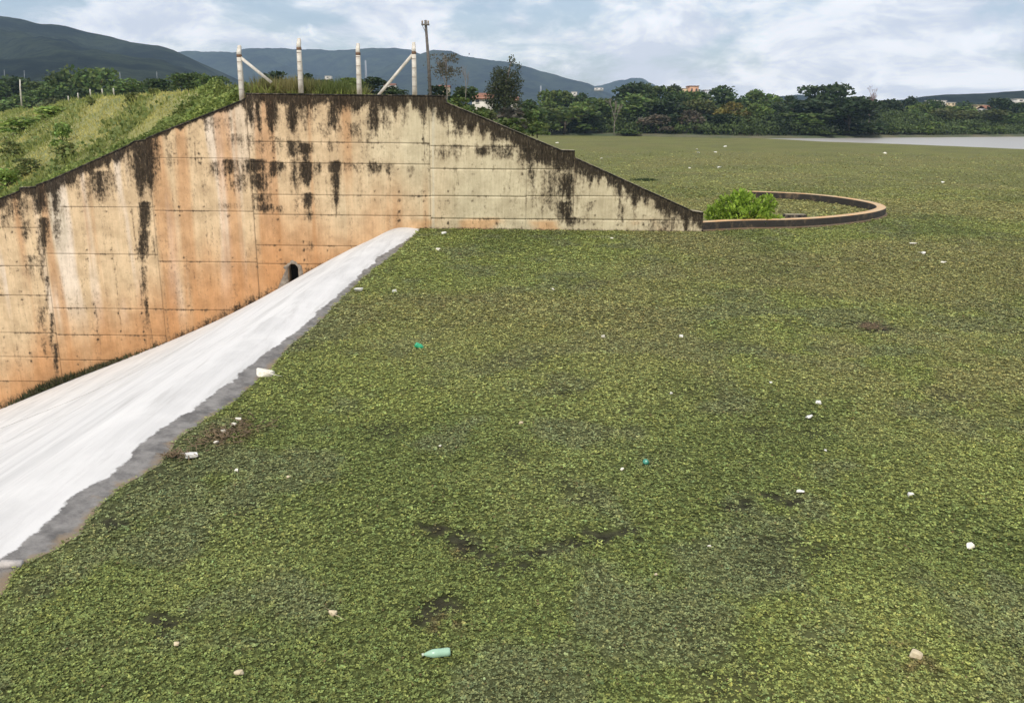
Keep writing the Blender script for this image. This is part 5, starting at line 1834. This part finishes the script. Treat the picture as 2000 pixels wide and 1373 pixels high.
# dead stalks by the spillway
for (label, x, y, sx, sy, m_) in (('tangle of brown dead stalks in the plants beside the spillway', 450, 848, .55, .75, 170), ('dark twiggy tangle in the plants at the upper right', 1702, 641, .35, .35, 90), ('flattened brown stalks at the plant edge left of the white chunk', 340, 893, .3, .12, 60)):
    q = P(x, y, z=.05)
    root = empty('dead_stalks', tuple(q), label, 'dead stalks', 'dead stalks on the mat')
    r = random.Random(int(x))
    m2 = MB()
    for k in range(m_):
        px_, py_ = r.gauss(0, sx * .45), r.gauss(0, sy * .5)
        px_ += py_ * .35
        a = r.uniform(0, 6.28); l = r.uniform(.06, .2)
        m2.tube([(px_, py_, r.uniform(0, .06)), (px_ + math.cos(a) * l, py_ + math.sin(a) * l, r.uniform(.03, .12))], [.008, .005], 4)
    tag(m2.build('stalk', M_twig, root), kind='stuff')
    if x == 450:
        for k, (dx, dy) in enumerate(((.05, .35), (-.12, .1), (-.25, -.35), (.14, .55))):
            o = chunk('foam_crumb', ['pale crumb at the top right of the brown stalks', 'pale crumb in the middle of the brown stalks', 'pale crumb at the lower end of the brown stalks', 'pale crumb just above the brown stalks'][k], 'litter', x + dx * 110, y - dy * 50, 10, 7, M_foam, G_L)

# bottles
M_bot, t, b = new_mat('green_plastic')
b.inputs['Base Color'].default_value = (.36, .56, .40, 1)
b.inputs['Roughness'].default_value = .22
b.inputs['Transmission Weight'].default_value = .1
b.inputs['IOR'].default_value = 1.45
M_bot2, t, b = new_mat('deep_green_plastic')
b.inputs['Base Color'].default_value = (.03, .34, .16, 1)
b.inputs['Roughness'].default_value = .25
M_bot3, t, b = new_mat('teal_plastic')
b.inputs['Base Color'].default_value = (.05, .24, .17, 1)
b.inputs['Roughness'].default_value = .3
M_cap = plain('pale_cap', (.55, .60, .45), (.45, .5, .38), 20, .5)


def bottle(label, x, y, length, rz, mat, r0, tilt=.05):
    q = P(x, y, z=.07)
    root = empty('plastic_bottle', tuple(q), label, 'bottle', 'plastic bottles on the mat')
    root.rotation_euler = (0, math.pi / 2 + tilt, rz)
    L = length
    pr = [(r0 * .55, 0), (r0 * .9, .008), (r0, .03), (r0 * .97, L * .18), (r0 * 1.0, L * .2), (r0 * .94, L * .36), (r0, L * .38), (r0, L * .58), (r0 * .92, L * .66), (r0 * .62, L * .80), (r0 * .34, L * .89), (r0 * .28, L * .93)]
    M = Matrix.Translation((0, 0, -L / 2))
    MB().lathe(pr, 14, M=M).build('bottle_body', mat, root, True)
    MB().lathe([(r0 * .33, L * .93), (r0 * .34, L), (r0 * .30, L * 1.004)], 10, M=M).build('cap', M_cap, root, True)
    return root


bottle('big pale green plastic bottle lying near the bottom edge', 852, 1275, .30, math.pi - .12 + .25, M_bot, .046)
bottle('small bright green bottle in the plants left of centre', 820, 677, .26, .2, M_bot2, .07, .5)
bottle('small teal bottle sunk in the plants right of centre', 1262, 903, .16, 1.2, M_bot3, .05, .6)

# ------------------------------------------------------------------ haze
M_haze = bpy.data.materials.new('haze')
M_haze.use_nodes = True
t = M_haze.node_tree
t.nodes.clear()
out = t.nodes.new('ShaderNodeOutputMaterial')
pvn = t.nodes.new('ShaderNodeVolumePrincipled')
pvn.inputs['Color'].default_value = (.53, .745, 1.0, 1)
pvn.inputs['Density'].default_value = 1.35e-4
pvn.inputs['Anisotropy'].default_value = 0.0
t.links.new(pvn.outputs[0], out.inputs['Volume'])
o = MB().box((0, 2350, 290), (9800, 5300, 610)).build('haze', M_haze)
tag(o, kind='stuff')
print('tris', sum(len(o.data.loop_triangles) if (o.data.calc_loop_triangles() or True) else 0 for o in scene.objects if o.type == 'MESH'))
